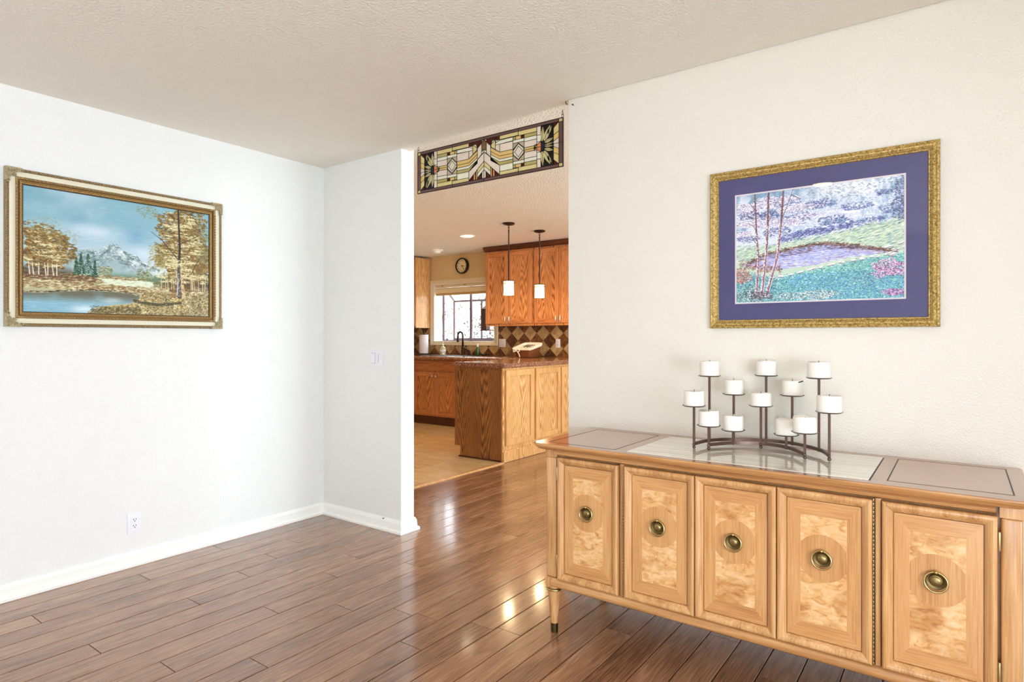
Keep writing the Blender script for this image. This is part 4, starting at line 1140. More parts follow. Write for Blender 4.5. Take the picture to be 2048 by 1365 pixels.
# ================================================================== PAINTINGS
class Pic:
    def __init__(s, w, h, col=(200, 200, 200)):
        s.contrast, s.lift = 1.25, 0; s.w, s.h = w, h; s.a = np.zeros((h, w, 3)); s.a[:] = col; s.r = np.random.RandomState(11)
        s.Y, s.X = np.mgrid[0:h, 0:w]
    def noise(s, sx, sy, seed):
        r = np.random.RandomState(seed); out = np.zeros((s.h, s.w)); amp = 1; tot = 0
        for o in range(4):
            gw, gh = max(2, int(sx * 2 ** o)), max(2, int(sy * 2 ** o))
            g_ = r.rand(gh + 2, gw + 2)
            fx_ = s.X / s.w * gw; fy_ = s.Y / s.h * gh
            ix_, iy_ = fx_.astype(int), fy_.astype(int); tx, ty = fx_ - ix_, fy_ - iy_
            tx = tx * tx * (3 - 2 * tx); ty = ty * ty * (3 - 2 * ty)
            v = (g_[iy_, ix_] * (1 - tx) + g_[iy_, ix_ + 1] * tx) * (1 - ty) + (g_[iy_ + 1, ix_] * (1 - tx) + g_[iy_ + 1, ix_ + 1] * tx) * ty
            out += v * amp; tot += amp; amp *= 0.5
        return out / tot
    def mix(s, mask, col):
        m = np.clip(mask, 0, 1)[..., None]; s.a = s.a * (1 - m) + np.array(col, float) * m
    def dab(s, x, y, rx, ry, ang, col, al=0.8):
        R = int(max(rx, ry) + 2); x0, x1 = max(0, int(x) - R), min(s.w, int(x) + R + 1); y0, y1 = max(0, int(y) - R), min(s.h, int(y) + R + 1)
        if x0 >= x1 or y0 >= y1: return
        X, Y = s.X[y0:y1, x0:x1] - x, s.Y[y0:y1, x0:x1] - y; c_, q = math.cos(ang), math.sin(ang)
        u, v = (X * c_ + Y * q) / rx, (-X * q + Y * c_) / ry
        m = np.clip(1.4 - (u * u + v * v), 0, 1) * al
        s.a[y0:y1, x0:x1] = s.a[y0:y1, x0:x1] * (1 - m[..., None]) + np.array(col, float) * m[..., None]
    def line(s, pts, w0, w1, col, al=0.95):
        n = 0
        for (xa, ya), (xb, yb) in zip(pts, pts[1:]):
            L = max(1, int(math.hypot(xb - xa, yb - ya)))
            for i in range(L + 1):
                t = i / L; k = (n + t) / (len(pts) - 1); wd = w0 + (w1 - w0) * k
                j = s.r.uniform(-8, 8)
                s.dab(xa + (xb - xa) * t, ya + (yb - ya) * t, max(0.7, wd), max(0.7, wd), 0, [c + j for c in col], al)
            n += 1
    def foliage(s, cx, cy, rx, ry, n, cols, size=(1.5, 4), ang=(-0.3, 0.3), edge=1.0, al=0.8):
        f1, f2, f3 = s.r.uniform(0, 6, 3)
        for _ in range(n):
            a = s.r.uniform(0, 2 * PI); d = math.sqrt(s.r.rand()) * edge * (1 + .16 * math.sin(3 * a + f1) + .12 * math.sin(5 * a + f2) + .10 * math.sin(11 * a + f3) + .05 * s.r.normal())
            c_ = cols[s.r.randint(len(cols))]; j = s.r.uniform(-14, 14)
            sz = s.r.uniform(*size)
            s.dab(cx + rx * d * math.cos(a), cy + ry * d * math.sin(a), sz * 1.5, sz * 0.6, s.r.uniform(*ang), [q + j for q in c_], al)
    def mesh(s, name, w_m, h_m, mat, parent, y):
        W_, H_ = s.w, s.h
        col = np.clip((s.a - 135) * s.contrast + 135 + s.lift, 0, 255) / 255.0
        lc = np.where(col <= 0.04045, col / 12.92, ((col + 0.055) / 1.055) ** 2.4)
        rgba = np.ones((H_, W_, 4), np.float32); rgba[..., :3] = lc
        xs_ = np.linspace(-w_m / 2, w_m / 2, W_); zs_ = np.linspace(h_m, 0, H_)
        co = np.zeros((H_, W_, 3), np.float32); co[..., 0] = xs_[None, :]; co[..., 2] = zs_[:, None]; co[..., 1] = y
        me = bpy.data.meshes.new(name)
        i = np.arange(H_ - 1)[:, None] * W_ + np.arange(W_ - 1)[None, :]
        f = np.stack([i, i + W_, i + W_ + 1, i + 1], -1).reshape(-1)
        nf = (H_ - 1) * (W_ - 1)
        me.vertices.add(W_ * H_); me.vertices.foreach_set('co', co.reshape(-1))
        me.loops.add(nf * 4); me.loops.foreach_set('vertex_index', f.astype(np.int32))
        me.polygons.add(nf); me.polygons.foreach_set('loop_start', np.arange(0, nf * 4, 4, dtype=np.int32))
        me.update(calc_edges=True)
        at = me.color_attributes.new('Col', 'FLOAT_COLOR', 'POINT'); at.data.foreach_set('color', rgba.reshape(-1))
        me.materials.append(mat)
        o = bpy.data.objects.new(name, me); C.objects.link(o); o.parent = parent; return o

# ---- left: mountain lake landscape
def paint_left():
    p = Pic(440, 296); W_, H_ = p.w, p.h; X, Y = p.X / W_, p.Y / H_; U = p.r.uniform
    n1, n2, n3 = p.noise(4, 3, 1), p.noise(14, 7, 2), p.noise(60, 36, 3)
    p.a[:] = (138, 178, 190)
    p.mix(np.clip((n1 - 0.44) * 2.4, 0, 0.7), (196, 210, 218)); p.mix(np.clip((Y - 0.22) * 2.4, 0, 0.9), (206, 216, 222))
    for cx_, cy_, rx_, ry_, c_ in ((.25, .22, .05, .035, (118, 158, 182)), (.54, .30, .07, .08, (118, 162, 188)), (.44, .17, .10, .04, (130, 172, 186)), (.1, .08, .15, .06, (126, 168, 182)), (.33, .30, .14, .06, (214, 222, 230)), (.62, .44, .1, .05, (222, 228, 236))):
        m = np.exp(-(((X - cx_) / rx_) ** 2 + ((Y - cy_) / ry_) ** 2)) * (0.35 + n2 * .9); p.mix(m * 0.8, c_)
    for _ in range(700):
        x, y = U(0, W_), U(0, .5) * H_; c0 = p.a[int(y), int(x) % W_]; p.dab(x, y, U(5, 14), U(1, 2.2), U(-.3, .1), c0 + U(-9, 9), .45)
    def curve(pts):
        xs_, ys_ = zip(*pts); return np.interp(X[0], xs_, ys_)
    r = curve([(0, .60), (.18, .52), (.24, .475), (.30, .455), (.345, .462), (.37, .45), (.39, .425), (.42, .392), (.435, .388), (.46, .405), (.49, .44), (.515, .45), (.53, .468), (.56, .475), (.60, .53), (.68, .57), (.78, .60), (1, .62)])
    rj = (r + (p.noise(80, 2, 5)[0] - .5) * 0.022)[None, :]
    mk = np.clip((Y - rj) * 200, 0, 1) * (Y < 0.76); dep = np.clip(1 - (Y - rj) / 0.20, 0, 1)
    p.mix(mk, (158, 180, 182))
    p.mix(np.clip((p.noise(34, 30, 8) - 0.46) * 9, 0, 1) * mk * dep * 0.8, (96, 114, 116))
    p.mix(np.clip((p.noise(44, 26, 9) - 0.49) * 9, 0, 1) * mk * dep * np.clip((X - .36) * 14, 0, 1) * .95, (232, 238, 238))
    for _ in range(420):
        x = U(.26, .66); y0 = float(np.interp(x, X[0], rj[0])); d = U(0, 1) ** 1.5 * .13
        p.dab(x * W_, (y0 + d) * H_, U(1.5, 5), U(.6, 1.1), U(-.2, 1.0) * (1 if x > .43 else -1), [(228, 236, 236), (84, 102, 104), (180, 196, 196), (112, 130, 130)][p.r.randint(4)], .7)
    p.mix(mk * np.clip((Y - .57) * 6, 0, .75), (182, 200, 196))
    # valley
    g1 = curve([(0, .62), (.3, .66), (.42, .64), (.47, .655), (.55, .655), (.62, .63), (.7, .6), (1, .58)])[None, :]
    p.mix(np.clip((Y - g1 - .02 + (n3 - .5) * .05) * 60, 0, 1) * 0.9, (102, 122, 92)); p.mix(np.exp(-(((X - .5) / .14) ** 2 + ((Y - .665) / .03) ** 2)) * .7, (88, 128, 104))
    p.mix(np.clip((Y - .70) * 14, 0, 1) * 0.95, (184, 178, 140))
    cols_bank = [(222, 212, 172), (160, 118, 74), (112, 80, 50), (196, 186, 132), (138, 100, 58), (236, 230, 204), (128, 112, 72)]
    for _ in range(3600):
        x = U(0, 1); y = U(.665, .80) if x < .62 else U(.70, .86)
        p.dab(x * W_, y * H_, U(2, 6), U(.6, 1.3), U(-.25, .1), cols_bank[p.r.randint(7)], .7)
    for _ in range(260):
        p.dab(U(.38, .64) * W_, U(.695, .745) * H_, U(4, 10), 1.0, -.06, (218, 226, 202), .65)
    for _ in range(240):
        p.dab(U(.0, .34) * W_, U(.68, .73) * H_, U(2, 5), 1.2, -.2, [(116, 72, 48), (92, 66, 44)][p.r.randint(2)], .6)
    # water
    wl = curve([(0, .84), (.10, .835), (.20, .815), (.32, .80), (.45, .80), (.54, .812), (.58, .84), (1, .84)])
    bank = curve([(0, 1.3), (.285, 1.3), (.30, .985), (.36, .935), (.45, .915), (.52, .90), (.565, .87), (.585, .83), (.62, .6), (1, .4)])
    wm = np.clip((Y - wl[None, :]) * 150, 0, 1) * np.clip((bank[None, :] - Y) * 120, 0, 1)
    p.mix(wm, (136, 178, 192)); p.mix(wm * np.clip((.915 - Y) * 12, 0, .9) * np.clip(.45 + n2, 0, 1), (104, 98, 76))
    p.mix(wm * np.exp(-(((X - .28) / .06) ** 2 + ((Y - .96) / .03) ** 2)), (206, 220, 228)); p.mix(wm * np.exp(-(((X - .42) / .05) ** 2 + ((Y - .88) / .03) ** 2)) * .7, (190, 206, 210))
    for _ in range(420):
        x, y = U(0, .58), U(.83, .99)
        if wm[int(y * H_) % H_, int(x * W_)] > .9: p.dab(x * W_, y * H_, U(4, 12), .6, 0, p.a[int(y * H_), int(x * W_)] + U(-22, 26), .5)
    for _ in range(300):
        x = U(0, .58); p.dab(x * W_, (float(np.interp(x, X[0], wl)) - .004 + U(-.006, .004)) * H_, U(2, 6), .8, 0, [(62, 50, 36), (90, 72, 48), (210, 200, 160)][p.r.randint(3)], .75)
    # foreground bank
    cb = [(214, 188, 120), (164, 128, 68), (232, 218, 164), (112, 84, 46), (88, 78, 46), (186, 156, 86), (242, 234, 200), (130, 124, 70)]
    for _ in range(7600):
        x = U(.28, 1.0); y = U(.79, 1.0)
        if y < np.interp(x, X[0], bank) + .006: continue
        k = 0.62 + 0.6 * n2[min(H_ - 1, int(y * H_)), min(W_ - 1, int(x * W_))]
        p.dab(x * W_, y * H_, U(1.4, 3.6), U(.6, 1.2), U(-.8, .1), [q * k for q in cb[p.r.randint(8)]], .75)
    for _ in range(420):
        t = U(0, 1); p.dab((.54 + .28 * t) * W_, (.868 + .03 * math.sin(t * 3.1) + U(-.012, .012)) * H_, 3, 1.0, -.2, [(66, 66, 40), (92, 84, 50)][p.r.randint(2)], .6)
    for _ in range(240):
        p.dab(U(.31, .58) * W_, (U(.93, .985)) * H_, 3, 1.2, -.5, (84, 76, 46), .5)
    # conifers
    for cx_, top, hh, ww in ((.245, .53, .15, .018), (.268, .50, .17, .022), (.303, .495, .19, .034), (.337, .54, .15, .016)):
        for i in range(230):
            t = U(0, 1); x = cx_ + U(-1, 1) * ww * t
            p.dab(x * W_, (top + hh * t) * H_, 2.0, .8, U(-.5, .5), [(40, 84, 60), (26, 58, 46), (84, 124, 86)][p.r.randint(3)], .8)
    for args in ((.39, .63, 17, 13, 220), (.60, .64, 20, 13, 220)):
        p.foliage(args[0] * W_, args[1] * H_, args[2], args[3], args[4], [(128, 132, 92), (92, 102, 68), (176, 172, 124)], (.9, 1.8))
    gold_ = [(144, 108, 54), (112, 80, 40), (170, 144, 84), (98, 82, 44), (126, 110, 58)]
    pale = [(226, 220, 172), (198, 188, 132), (236, 232, 196)]
    def clumps(cx_, cy_, rx_, ry_, n, m=26):
        for _ in range(n):
            a, d = U(0, 2 * PI), math.sqrt(U(0, 1)); ax, ay = cx_ + rx_ * d * math.cos(a), cy_ + ry_ * d * math.sin(a)
            for _ in range(m):
                p.dab((ax + p.r.normal() * .016) * W_, (ay + abs(p.r.normal()) * .008 - .004) * H_, U(1.2, 2.6), U(.5, .9), U(-.1, .5) * (1 if p.r.rand() > .5 else -1), pale[p.r.randint(3)], .7)
    # left wood
    p.foliage(.11 * W_, .47 * H_, 50, 42, 1500, gold_, (1.4, 3.2)); p.foliage(.10 * W_, .58 * H_, 50, 22, 800, gold_, (1.4, 3)); p.foliage(.08 * W_, .36 * H_, 32, 22, 500, gold_ + pale[:1], (1, 2.4), edge=1.15, al=.65)
    p.foliage(.11 * W_, .28 * H_, 22, 14, 90, [(150, 146, 100)], (.8, 1.6), edge=1.3, al=.6); p.foliage(.20 * W_, .38 * H_, 22, 14, 110, [(156, 150, 104)], (.8, 1.6), edge=1.3, al=.55)
    p.mix(np.clip((.245 - X) * 40, 0, 1) * np.clip(1 - abs(Y - .66) / .045, 0, 1) * .6, (70, 52, 36))
    clumps(.10, .53, .10, .11, 24)
    for x in (.028, .045, .068, .10, .108, .135, .15):
        p.line([((x + U(-.005, .005)) * W_, .60 * H_), ((x + .004) * W_, .695 * H_)], .8, 1.3, (222, 214, 200), .85)
    # right wood
    p.foliage(.84 * W_, .50 * H_, 68, 76, 4200, gold_, (1.4, 3.4)); p.foliage(.81 * W_, .16 * H_, 56, 50, 1900, gold_, (1.4, 3)); p.foliage(.94 * W_, .48 * H_, 34, 60, 900, gold_, (1.2, 3)); p.foliage(.90 * W_, .12 * H_, 40, 34, 600, gold_, (1.2, 2.8)); p.foliage(.86 * W_, .3 * H_, 56, 50, 1200, gold_, (1.4, 3))
    p.foliage(.62 * W_, .07 * H_, 22, 14, 170, [(150, 152, 110), (124, 128, 86)], (.8, 1.8), edge=1.2, al=.6)
    p.foliage(.675 * W_, .46 * H_, 22, 30, 420, [(178, 174, 118), (140, 130, 76)], (.9, 2), edge=1.2, al=.65)
    p.foliage(.96 * W_, .30 * H_, 20, 46, 360, [(150, 158, 116), (128, 136, 92)], (.9, 2), edge=1.2, al=.6)
    p.mix(np.clip((X - .68) * 30, 0, 1) * np.clip(1 - abs(Y - .70) / .07, 0, 1) * .6, (70, 52, 32))
    clumps(.80, .10, .09, .09, 30); clumps(.83, .36, .12, .20, 60); clumps(.78, .60, .12, .10, 40); clumps(.93, .64, .06, .05, 14)
    for x in (.70, .725, .74, .76, .775, .88, .905, .93, .955, .97):
        p.line([((x + U(-.01, .01)) * W_, .62 * H_), (x * W_, .75 * H_)], .6, 1.1, (214, 194, 150), .85)
    p.line([(.885 * W_, .55 * H_), (.89 * W_, .745 * H_)], 1.4, 2.2, (200, 180, 136))
    p.line([(.80 * W_, 0), (.81 * W_, .35 * H_), (.805 * W_, .55 * H_)], 2.0, 3.6, (50, 38, 28)); p.line([(.805 * W_, .55 * H_), (.808 * W_, .815 * H_)], 4.0, 6.2, (88, 76, 66))
    p.line([(.816 * W_, .56 * H_), (.834 * W_, .815 * H_)], 2.2, 4.4, (204, 180, 134)); p.line([(.80 * W_, .6 * H_), (.795 * W_, .8 * H_)], .9, 1.8, (186, 190, 206))
    for _ in range(90): p.dab((.812 + U(-.014, .02)) * W_, U(.58, .81) * H_, 1.2, 2.0, U(-.5, .5), [(60, 46, 36), (226, 210, 180)][p.r.randint(2)], .6)
    clumps(.80, .50, .05, .04, 12, 20)
    for pts in ([(.80, .47), (.76, .40), (.70, .30), (.64, .24)], [(.80, .33), (.86, .28), (.93, .22)], [(.88, .60), (.93, .45), (.97, .40)], [(.79, .12), (.74, .05)], [(.70, .36), (.66, .33)]):
        p.line([(a * W_, b * H_) for a, b in pts], 1.2, .7, (52, 42, 30), .85)
    return p
def paint_right():
    p = Pic(450, 336); W_, H_ = p.w, p.h; X, Y = p.X / W_, p.Y / H_; U = p.r.uniform
    n1, n2, n3 = p.noise(5, 4, 31), p.noise(18, 12, 32), p.noise(80, 60, 33)
    def at(x, pts): a, b = zip(*pts); return float(np.interp(x, a, b))
    def curve(pts): a, b = zip(*pts); return np.interp(X[0], a, b)[None, :]
    p.a[:] = (200, 204, 214)
    p.mix(np.clip((n1 - .42) * 3, 0, .8), (146, 168, 188)); p.mix(np.clip((n2 - .50) * 5, 0, .8) * (Y < .35), (112, 142, 166)); p.mix(np.exp(-(((X - .66) / .2) ** 2 + ((Y - .04) / .10) ** 2)) * .8, (226, 220, 218))
    for _ in range(900):
        p.dab(U(.2, 1) * W_, U(0, .22) * H_, U(1.5, 5), U(1, 2), U(-.8, .8), [(120, 150, 172), (196, 204, 214), (150, 176, 188), (104, 126, 150)][p.r.randint(4)], .5)
    for _ in range(5200):
        x = U(.15, 1.0); y = U(.10, .42); top = .13 + .07 * math.sin(x * 9 + 1) - (.08 if x > .85 else 0)
        if y < top + U(-.02, .03): continue
        k = math.sin(x * 23 + y * 31) + math.sin(x * 11 - y * 47)
        c_ = [(62, 68, 122), (96, 100, 160), (76, 104, 140)][p.r.randint(3)] if k < -.1 else [(204, 202, 226), (170, 176, 208), (150, 176, 180), (232, 228, 240)][p.r.randint(4)]
        p.dab(x * W_, y * H_, U(1.2, 3.6), U(.7, 1.5), U(-.9, .5), c_, .65)
    ml = .47 - .20 * np.clip(X - .30, 0, 1)
    p.mix(np.clip((Y - ml + (n3 - .5) * .06) * 40, 0, 1) * .9, (184, 198, 180))
    for _ in range(4200):
        x = U(0, 1); y = U(.26, .62)
        if y < .47 - .20 * max(0, x - .30) + U(-.02, .02): continue
        c_ = [(222, 224, 204), (138, 172, 154), (200, 208, 164), (104, 146, 140), (228, 220, 206), (168, 192, 184), (88, 118, 122)][p.r.randint(7)]
        p.dab(x * W_, y * H_, U(3, 9), U(.6, 1.3), -.30, c_, .55)
    for _ in range(700):
        x = U(.28, .72); p.dab(x * W_, (.435 - .16 * (x - .28) + p.r.normal() * .018) * H_, U(2, 4.5), 1.1, -.3, [(58, 66, 130), (92, 96, 156), (60, 84, 112), (180, 182, 214)][p.r.randint(4)], .65)
    tp = [(0, .66), (.1, .62), (.2, .56), (.3, .54), (.5, .505), (.6, .51), (.75, .55), (.9, .60), (.94, .612), (1, .62)]
    bt = [(0, .64), (.1, .67), (.2, .705), (.3, .71), (.5, .69), (.65, .655), (.75, .64), (.85, .63), (.94, .613), (1, .60)]
    T_, Bt = curve(tp), curve(bt)
    wm = np.clip((Y - T_) * 160, 0, 1) * np.clip((Bt - Y) * 160, 0, 1)
    p.mix(wm, (168, 174, 212))
    for _ in range(1500):
        x = U(.08, .93); a, b = at(x, tp), at(x, bt)
        if b - a < .01: continue
        t = U(0, 1); y = a + (b - a) * t
        c_ = [(74, 62, 92), (100, 84, 110), (150, 120, 116)] if t < .35 else [(214, 216, 238), (142, 152, 206), (110, 104, 150), (232, 228, 240), (176, 150, 150)]
        p.dab(x * W_, y * H_, U(2.5, 8), U(.5, 1.1), 0, c_[p.r.randint(len(c_))], .6)
    for _ in range(900):
        x = U(.08, .96); p.dab(x * W_, (at(x, tp) + p.r.normal() * .010) * H_, U(1.5, 4.5), .9, U(-.3, .3), [(70, 48, 46), (128, 88, 72), (52, 44, 54), (176, 140, 120)][p.r.randint(4)], .7)
    for _ in range(360):
        x = U(.02, .30); p.dab(x * W_, (at(x, bt) + p.r.normal() * .02 - .01) * H_, U(1.5, 4), 1, U(-.5, .5), [(130, 84, 70), (176, 120, 100), (90, 66, 66)][p.r.randint(3)], .65)
    # near bank
    nb = curve([(0, .70), (.1, .72), (.2, .76), (.3, .765), (.5, .715), (.65, .68), (.75, .655), (.85, .64), (1, .62)])
    p.mix(np.clip((Y - nb) * 40, 0, 1) * .95, (112, 168, 172))
    for _ in range(9500):
        x = U(0, 1); y = U(.62, 1.0)
        if y < nb[0, int(x * (W_ - 1))] + U(-.012, .01): continue
        v = n1[int(y * (H_ - 1)), int(x * (W_ - 1))]
        c_ = [(70, 150, 156), (132, 196, 188), (56, 112, 148), (176, 216, 208), (74, 128, 118), (96, 146, 196), (214, 230, 220), (44, 88, 104)][p.r.randint(8)]
        if x > .35 and y > .76 and p.r.rand() < .35: c_ = [(80, 130, 196), (120, 166, 216), (60, 100, 150)][p.r.randint(3)]
        if y < .76 and p.r.rand() < .5: c_ = [(172, 212, 186), (120, 184, 164), (214, 228, 204)][p.r.randint(3)]
        if x < .3 and p.r.rand() < .4: c_ = [(220, 214, 220), (110, 116, 140), (60, 72, 100)][p.r.randint(3)]
        k = .8 + .4 * v; p.dab(x * W_, y * H_, U(1, 2.8), U(.6, 1.3), U(-.7, .4), [q * k for q in c_], .7)
    st_ = [(.25, .775), (.30, .77), (.36, .755), (.42, .74), (.48, .72), (.54, .705), (.60, .695), (.66, .68), (.72, .668), (.78, .66), (.84, .648), (.90, .63), (.95, .60), (.92, .57), (.97, .55), (.99, .58), (.93, .64)]
    for x, y in st_:
        for _ in range(3):
            dx, dy = U(-.02, .02), U(-.008, .008)
            p.dab((x + dx) * W_, (y + dy) * H_ + 2.4, U(5, 7), 1.4, -.2, (96, 84, 96), .6); p.dab((x + dx) * W_, (y + dy) * H_, U(4.5, 7), U(1.6, 2.4), -.2, (232, 226, 224), .9)
    # blossom
    for (cx_, cy_, rx_, ry_, n, cols) in ((.92, .75, 46, 24, 1500, [(214, 150, 190), (240, 196, 220), (170, 100, 156), (250, 222, 234), (60, 50, 80), (110, 60, 110)]), (.95, .945, 34, 9, 420, [(230, 176, 208), (180, 110, 164), (70, 60, 96)]),
                                       (.04, .75, 26, 24, 800, [(214, 130, 120), (240, 190, 180), (140, 76, 78), (110, 84, 76), (90, 120, 100)]), (.47, .95, 84, 13, 1100, [(240, 236, 228), (48, 84, 96), (226, 200, 190), (110, 160, 170)]),
                                       (.09, .93, 42, 20, 1000, [(224, 232, 232), (36, 58, 78), (90, 140, 140), (190, 200, 170), (60, 90, 120)])):
        p.foliage(cx_ * W_, cy_ * H_, rx_, ry_, n, cols, (.8, 1.7), (-1, 1), al=.8)
    p.foliage(.985 * W_, .20 * H_, 22, 62, 700, [(60, 70, 104), (104, 120, 150), (156, 166, 192), (40, 46, 74)], (1, 2.2), (-.6, .6), al=.65)
    wf = [(238, 232, 240), (216, 208, 224), (190, 182, 206), (150, 138, 162), (112, 104, 140), (250, 240, 244)]
    for (cx2, cy2, rx2, ry2, n) in ((.10, .13, 50, 16, 1100), (.26, .09, 64, 15, 1200), (.14, .27, 62, 15, 1200), (.38, .17, 56, 13, 900), (.33, .29, 46, 12, 700), (.05, .36, 24, 10, 300), (.45, .25, 34, 9, 260)):
        p.foliage(cx2 * W_, cy2 * H_, rx2, ry2, n, wf, (.9, 2.2), (-.6, .3), al=.75)
    p.foliage(.10 * W_, .20 * H_, 44, 12, 300, [(62, 68, 118), (90, 84, 120)], (.9, 1.8), al=.65); p.foliage(.08 * W_, .41 * H_, 36, 10, 260, [(70, 78, 130), (110, 120, 160)], (.9, 1.8), al=.6)
    trunks = (([(.125, 0), (.135, .35), (.15, .60), (.135, .92)], 1.8, 4.2), ([(.215, 0), (.21, .30), (.20, .55), (.17, .94)], 2.2, 4.8), ([(.31, 0), (.295, .30), (.27, .60), (.20, .94)], 2.2, 5.0))
    for pts, w0, w1 in trunks:
        P_ = [(a * W_, b * H_) for a, b in pts]
        p.line(P_, w0, w1, (216, 200, 206)); p.line([(a + 1.6, b) for a, b in P_], w0 * .4, w1 * .4, (130, 98, 112), .6)
        for (xa, ya), (xb, yb) in zip(P_, P_[1:]):
            for _ in range(70):
                t = U(0, 1); p.dab(xa + (xb - xa) * t + U(-3, 3), ya + (yb - ya) * t, 1.8, 1.0, 1.2, (98, 62, 70), .8)
        p.line(P_[:2], w0 * .9, w0, (112, 78, 86), .7)
    for pts in ([(.14, .36), (.12, .30), (.08, .26)], [(.21, .28), (.25, .18), (.29, .14)], [(.30, .25), (.33, .16), (.37, .0)], [(.13, .15), (.09, .08)], [(.36, .05), (.42, .10)], [(.13, .45), (.10, .38)], [(.30, .15), (.27, .08)]):
        p.line([(a * W_, b * H_) for a, b in pts], 1.2, .7, (88, 60, 72), .85)
    for _ in range(160): p.dab(U(.10, .24) * W_, U(.90, .97) * H_, 3, 1.2, U(-.6, .6), [(60, 50, 66), (120, 100, 110)][p.r.randint(2)], .6)
    return p

# left picture
pl = thing('mountain_painting', 'landscape oil painting of a mountain lake in an ornate gilt and cream frame', 'painting', (XW, 1.455, 1.296), PI / 2)
w2 = 1.05 / 2; hF = 0.755
obj('outer_moulding', mitre(bmesh.new(), -w2, w2, 0, hF, [(0, 0.0), (0, 0.014), (0.002, 0.022), (0.006, 0.026), (0.010, 0.025), (0.013, 0.021), (0.0165, 0.020), (0.0165, 0.0)]), M['gold_d'], pl)
obj('cream_liner', mitre(bmesh.new(), -w2, w2, 0, hF, [(0.0165, 0.0), (0.0165, 0.019), (0.028, 0.0215), (0.0395, 0.0195), (0.0395, 0.0)]), M['cream'], pl)
obj('inner_moulding', mitre(bmesh.new(), -w2, w2, 0, hF, [(0.0395, 0.0), (0.0395, 0.022), (0.044, 0.026), (0.049, 0.0255), (0.052, 0.020), (0.053, 0.008), (0.0565, 0.007), (0.058, 0.017), (0.063, 0.020), (0.068, 0.017), (0.0705, 0.009), (0.0705, 0.0)]), M['gold_w'], pl)
bm = bmesh.new()   # beaded running ornament on the inner moulding
for s_ in range(2):
    zz = 0.045 if s_ == 0 else hF - 0.045
    n = 56
    for i in range(n):
        xx = -w2 + 0.07 + (2 * w2 - 0.14) * (i + .5) / n
        box(bm, xx - 0.0062, xx + 0.0045, -0.0315, -0.026, zz - 0.0035, zz + 0.0035, 0.0018)
    xx = (-w2 + 0.045) if s_ == 0 else w2 - 0.045
    for i in range(38):
        z_ = 0.07 + (hF - 0.14) * (i + .5) / 38
        box(bm, xx - 0.0035, xx + 0.0035, -0.0315, -0.026, z_ - 0.006, z_ + 0.0045, 0.0018)
ro = obj('running_ornament', bm, M['gold_d'], pl); ro['kind'] = 'stuff'
obj('dark_reveal', mitre(bmesh.new(), -w2, w2, 0, hF, [(0.0705, 0.0), (0.0705, 0.009), (0.0735, 0.009), (0.0735, 0.0)]), M['dark'], pl)
orng = random.Random(21)
def corner_orn(cx_, cz_, sx, sz):
    bm = bmesh.new()
    def P2(u, v, h_): return (cx_ + sx * u, -h_, cz_ + sz * v)
    for (u, v, r0, turns) in ((.018, .018, .013, 1.6), (.040, .014, .010, 1.4), (.014, .040, .010, 1.4), (.034, .034, .009, 1.3), (.062, .012, .007, 1.2), (.012, .062, .007, 1.2)):
        pts = []
        for k in range(15):
            t = k / 14; a = t * turns * 2 * PI; r = r0 * (1 - .8 * t)
            pts.append(P2(u + r * math.cos(a), v + r * math.sin(a), .0285 + .004 * t))
        tube(bm, pts, 0.0022, 6)
    for _ in range(26):
        u, v = orng.uniform(.004, .055), orng.uniform(.004, .055)
        if u + v > .068: continue
        q = P2(u, v, .029 + orng.uniform(0, .003)); sphere(bm, q[0], q[1], q[2], orng.uniform(.0025, .0045), 1)
    for (u, v) in ((.070, .012), (.012, .070), (.050, .050)):
        q = P2(u, v, .030); sphere(bm, q[0], q[1], q[2], .005, 1)
    pts = [(cx_, cz_), (cx_ + sx * .066, cz_), (cx_ + sx * .060, cz_ + sz * .016), (cx_ + sx * .040, cz_ + sz * .022), (cx_ + sx * .044, cz_ + sz * .044), (cx_ + sx * .022, cz_ + sz * .040), (cx_ + sx * .016, cz_ + sz * .060), (cx_, cz_ + sz * .066)]
    prism(bm, pts, -.030, -.001)
    obj('corner_ornament', bm, M['gold_o'], pl, smooth='auto')
for cx_, sx in ((-w2 - .001, 1), (w2 + .001, -1)):
    for cz_, sz in ((-.001, 1), (hF + .001, -1)): corner_orn(cx_, cz_, sx, sz)
pleft = paint_left(); pleft.contrast, pleft.lift = 1.12, -2
cv = pleft.mesh('canvas', 1.05 - 0.142, hF - 0.142, M['canvas'], pl, -0.006); cv.location = (0, 0, 0.071)

# right picture
pr = thing('framed_print', 'birch and pond print in a gold frame with a navy blue mat above the sideboard', 'picture', (-0.4715, YR, 1.283))
w3 = 0.822 / 2; hP = 0.670
obj('gold_frame', mitre(bmesh.new(), -w3, w3, 0, hP, [(0, 0.0), (0, 0.016), (0.003, 0.022), (0.008, 0.024), (0.012, 0.021), (0.015, 0.023), (0.020, 0.022), (0.026, 0.017), (0.030, 0.013), (0.031, 0.015), (0.034, 0.015), (0.0365, 0.010), (0.0365, 0.0)]), M['gold'], pr)
obj('navy_mat', mitre(bmesh.new(), -w3, w3, 0, hP, [(0.0365, 0.0), (0.0365, 0.0075), (0.1035, 0.0075), (0.1035, 0.0)]), M['navy'], pr)
obj('inner_mat', mitre(bmesh.new(), -w3, w3, 0, hP, [(0.1035, 0.0), (0.1035, 0.0065), (0.109, 0.0065), (0.109, 0.0)]), M['matwhite'], pr)
pright = paint_right(); pright.contrast, pright.lift = 1.45, 10
pv = pright.mesh('print', 0.822 - 0.216, hP - 0.216, M['print'], pr, -0.005); pv.location = (0, 0, 0.108)
obj('glass_pane', B(-w3 + 0.035, w3 - 0.035, -0.0115, -0.0095, 0.035, hP - 0.035), M['glass'], pr)

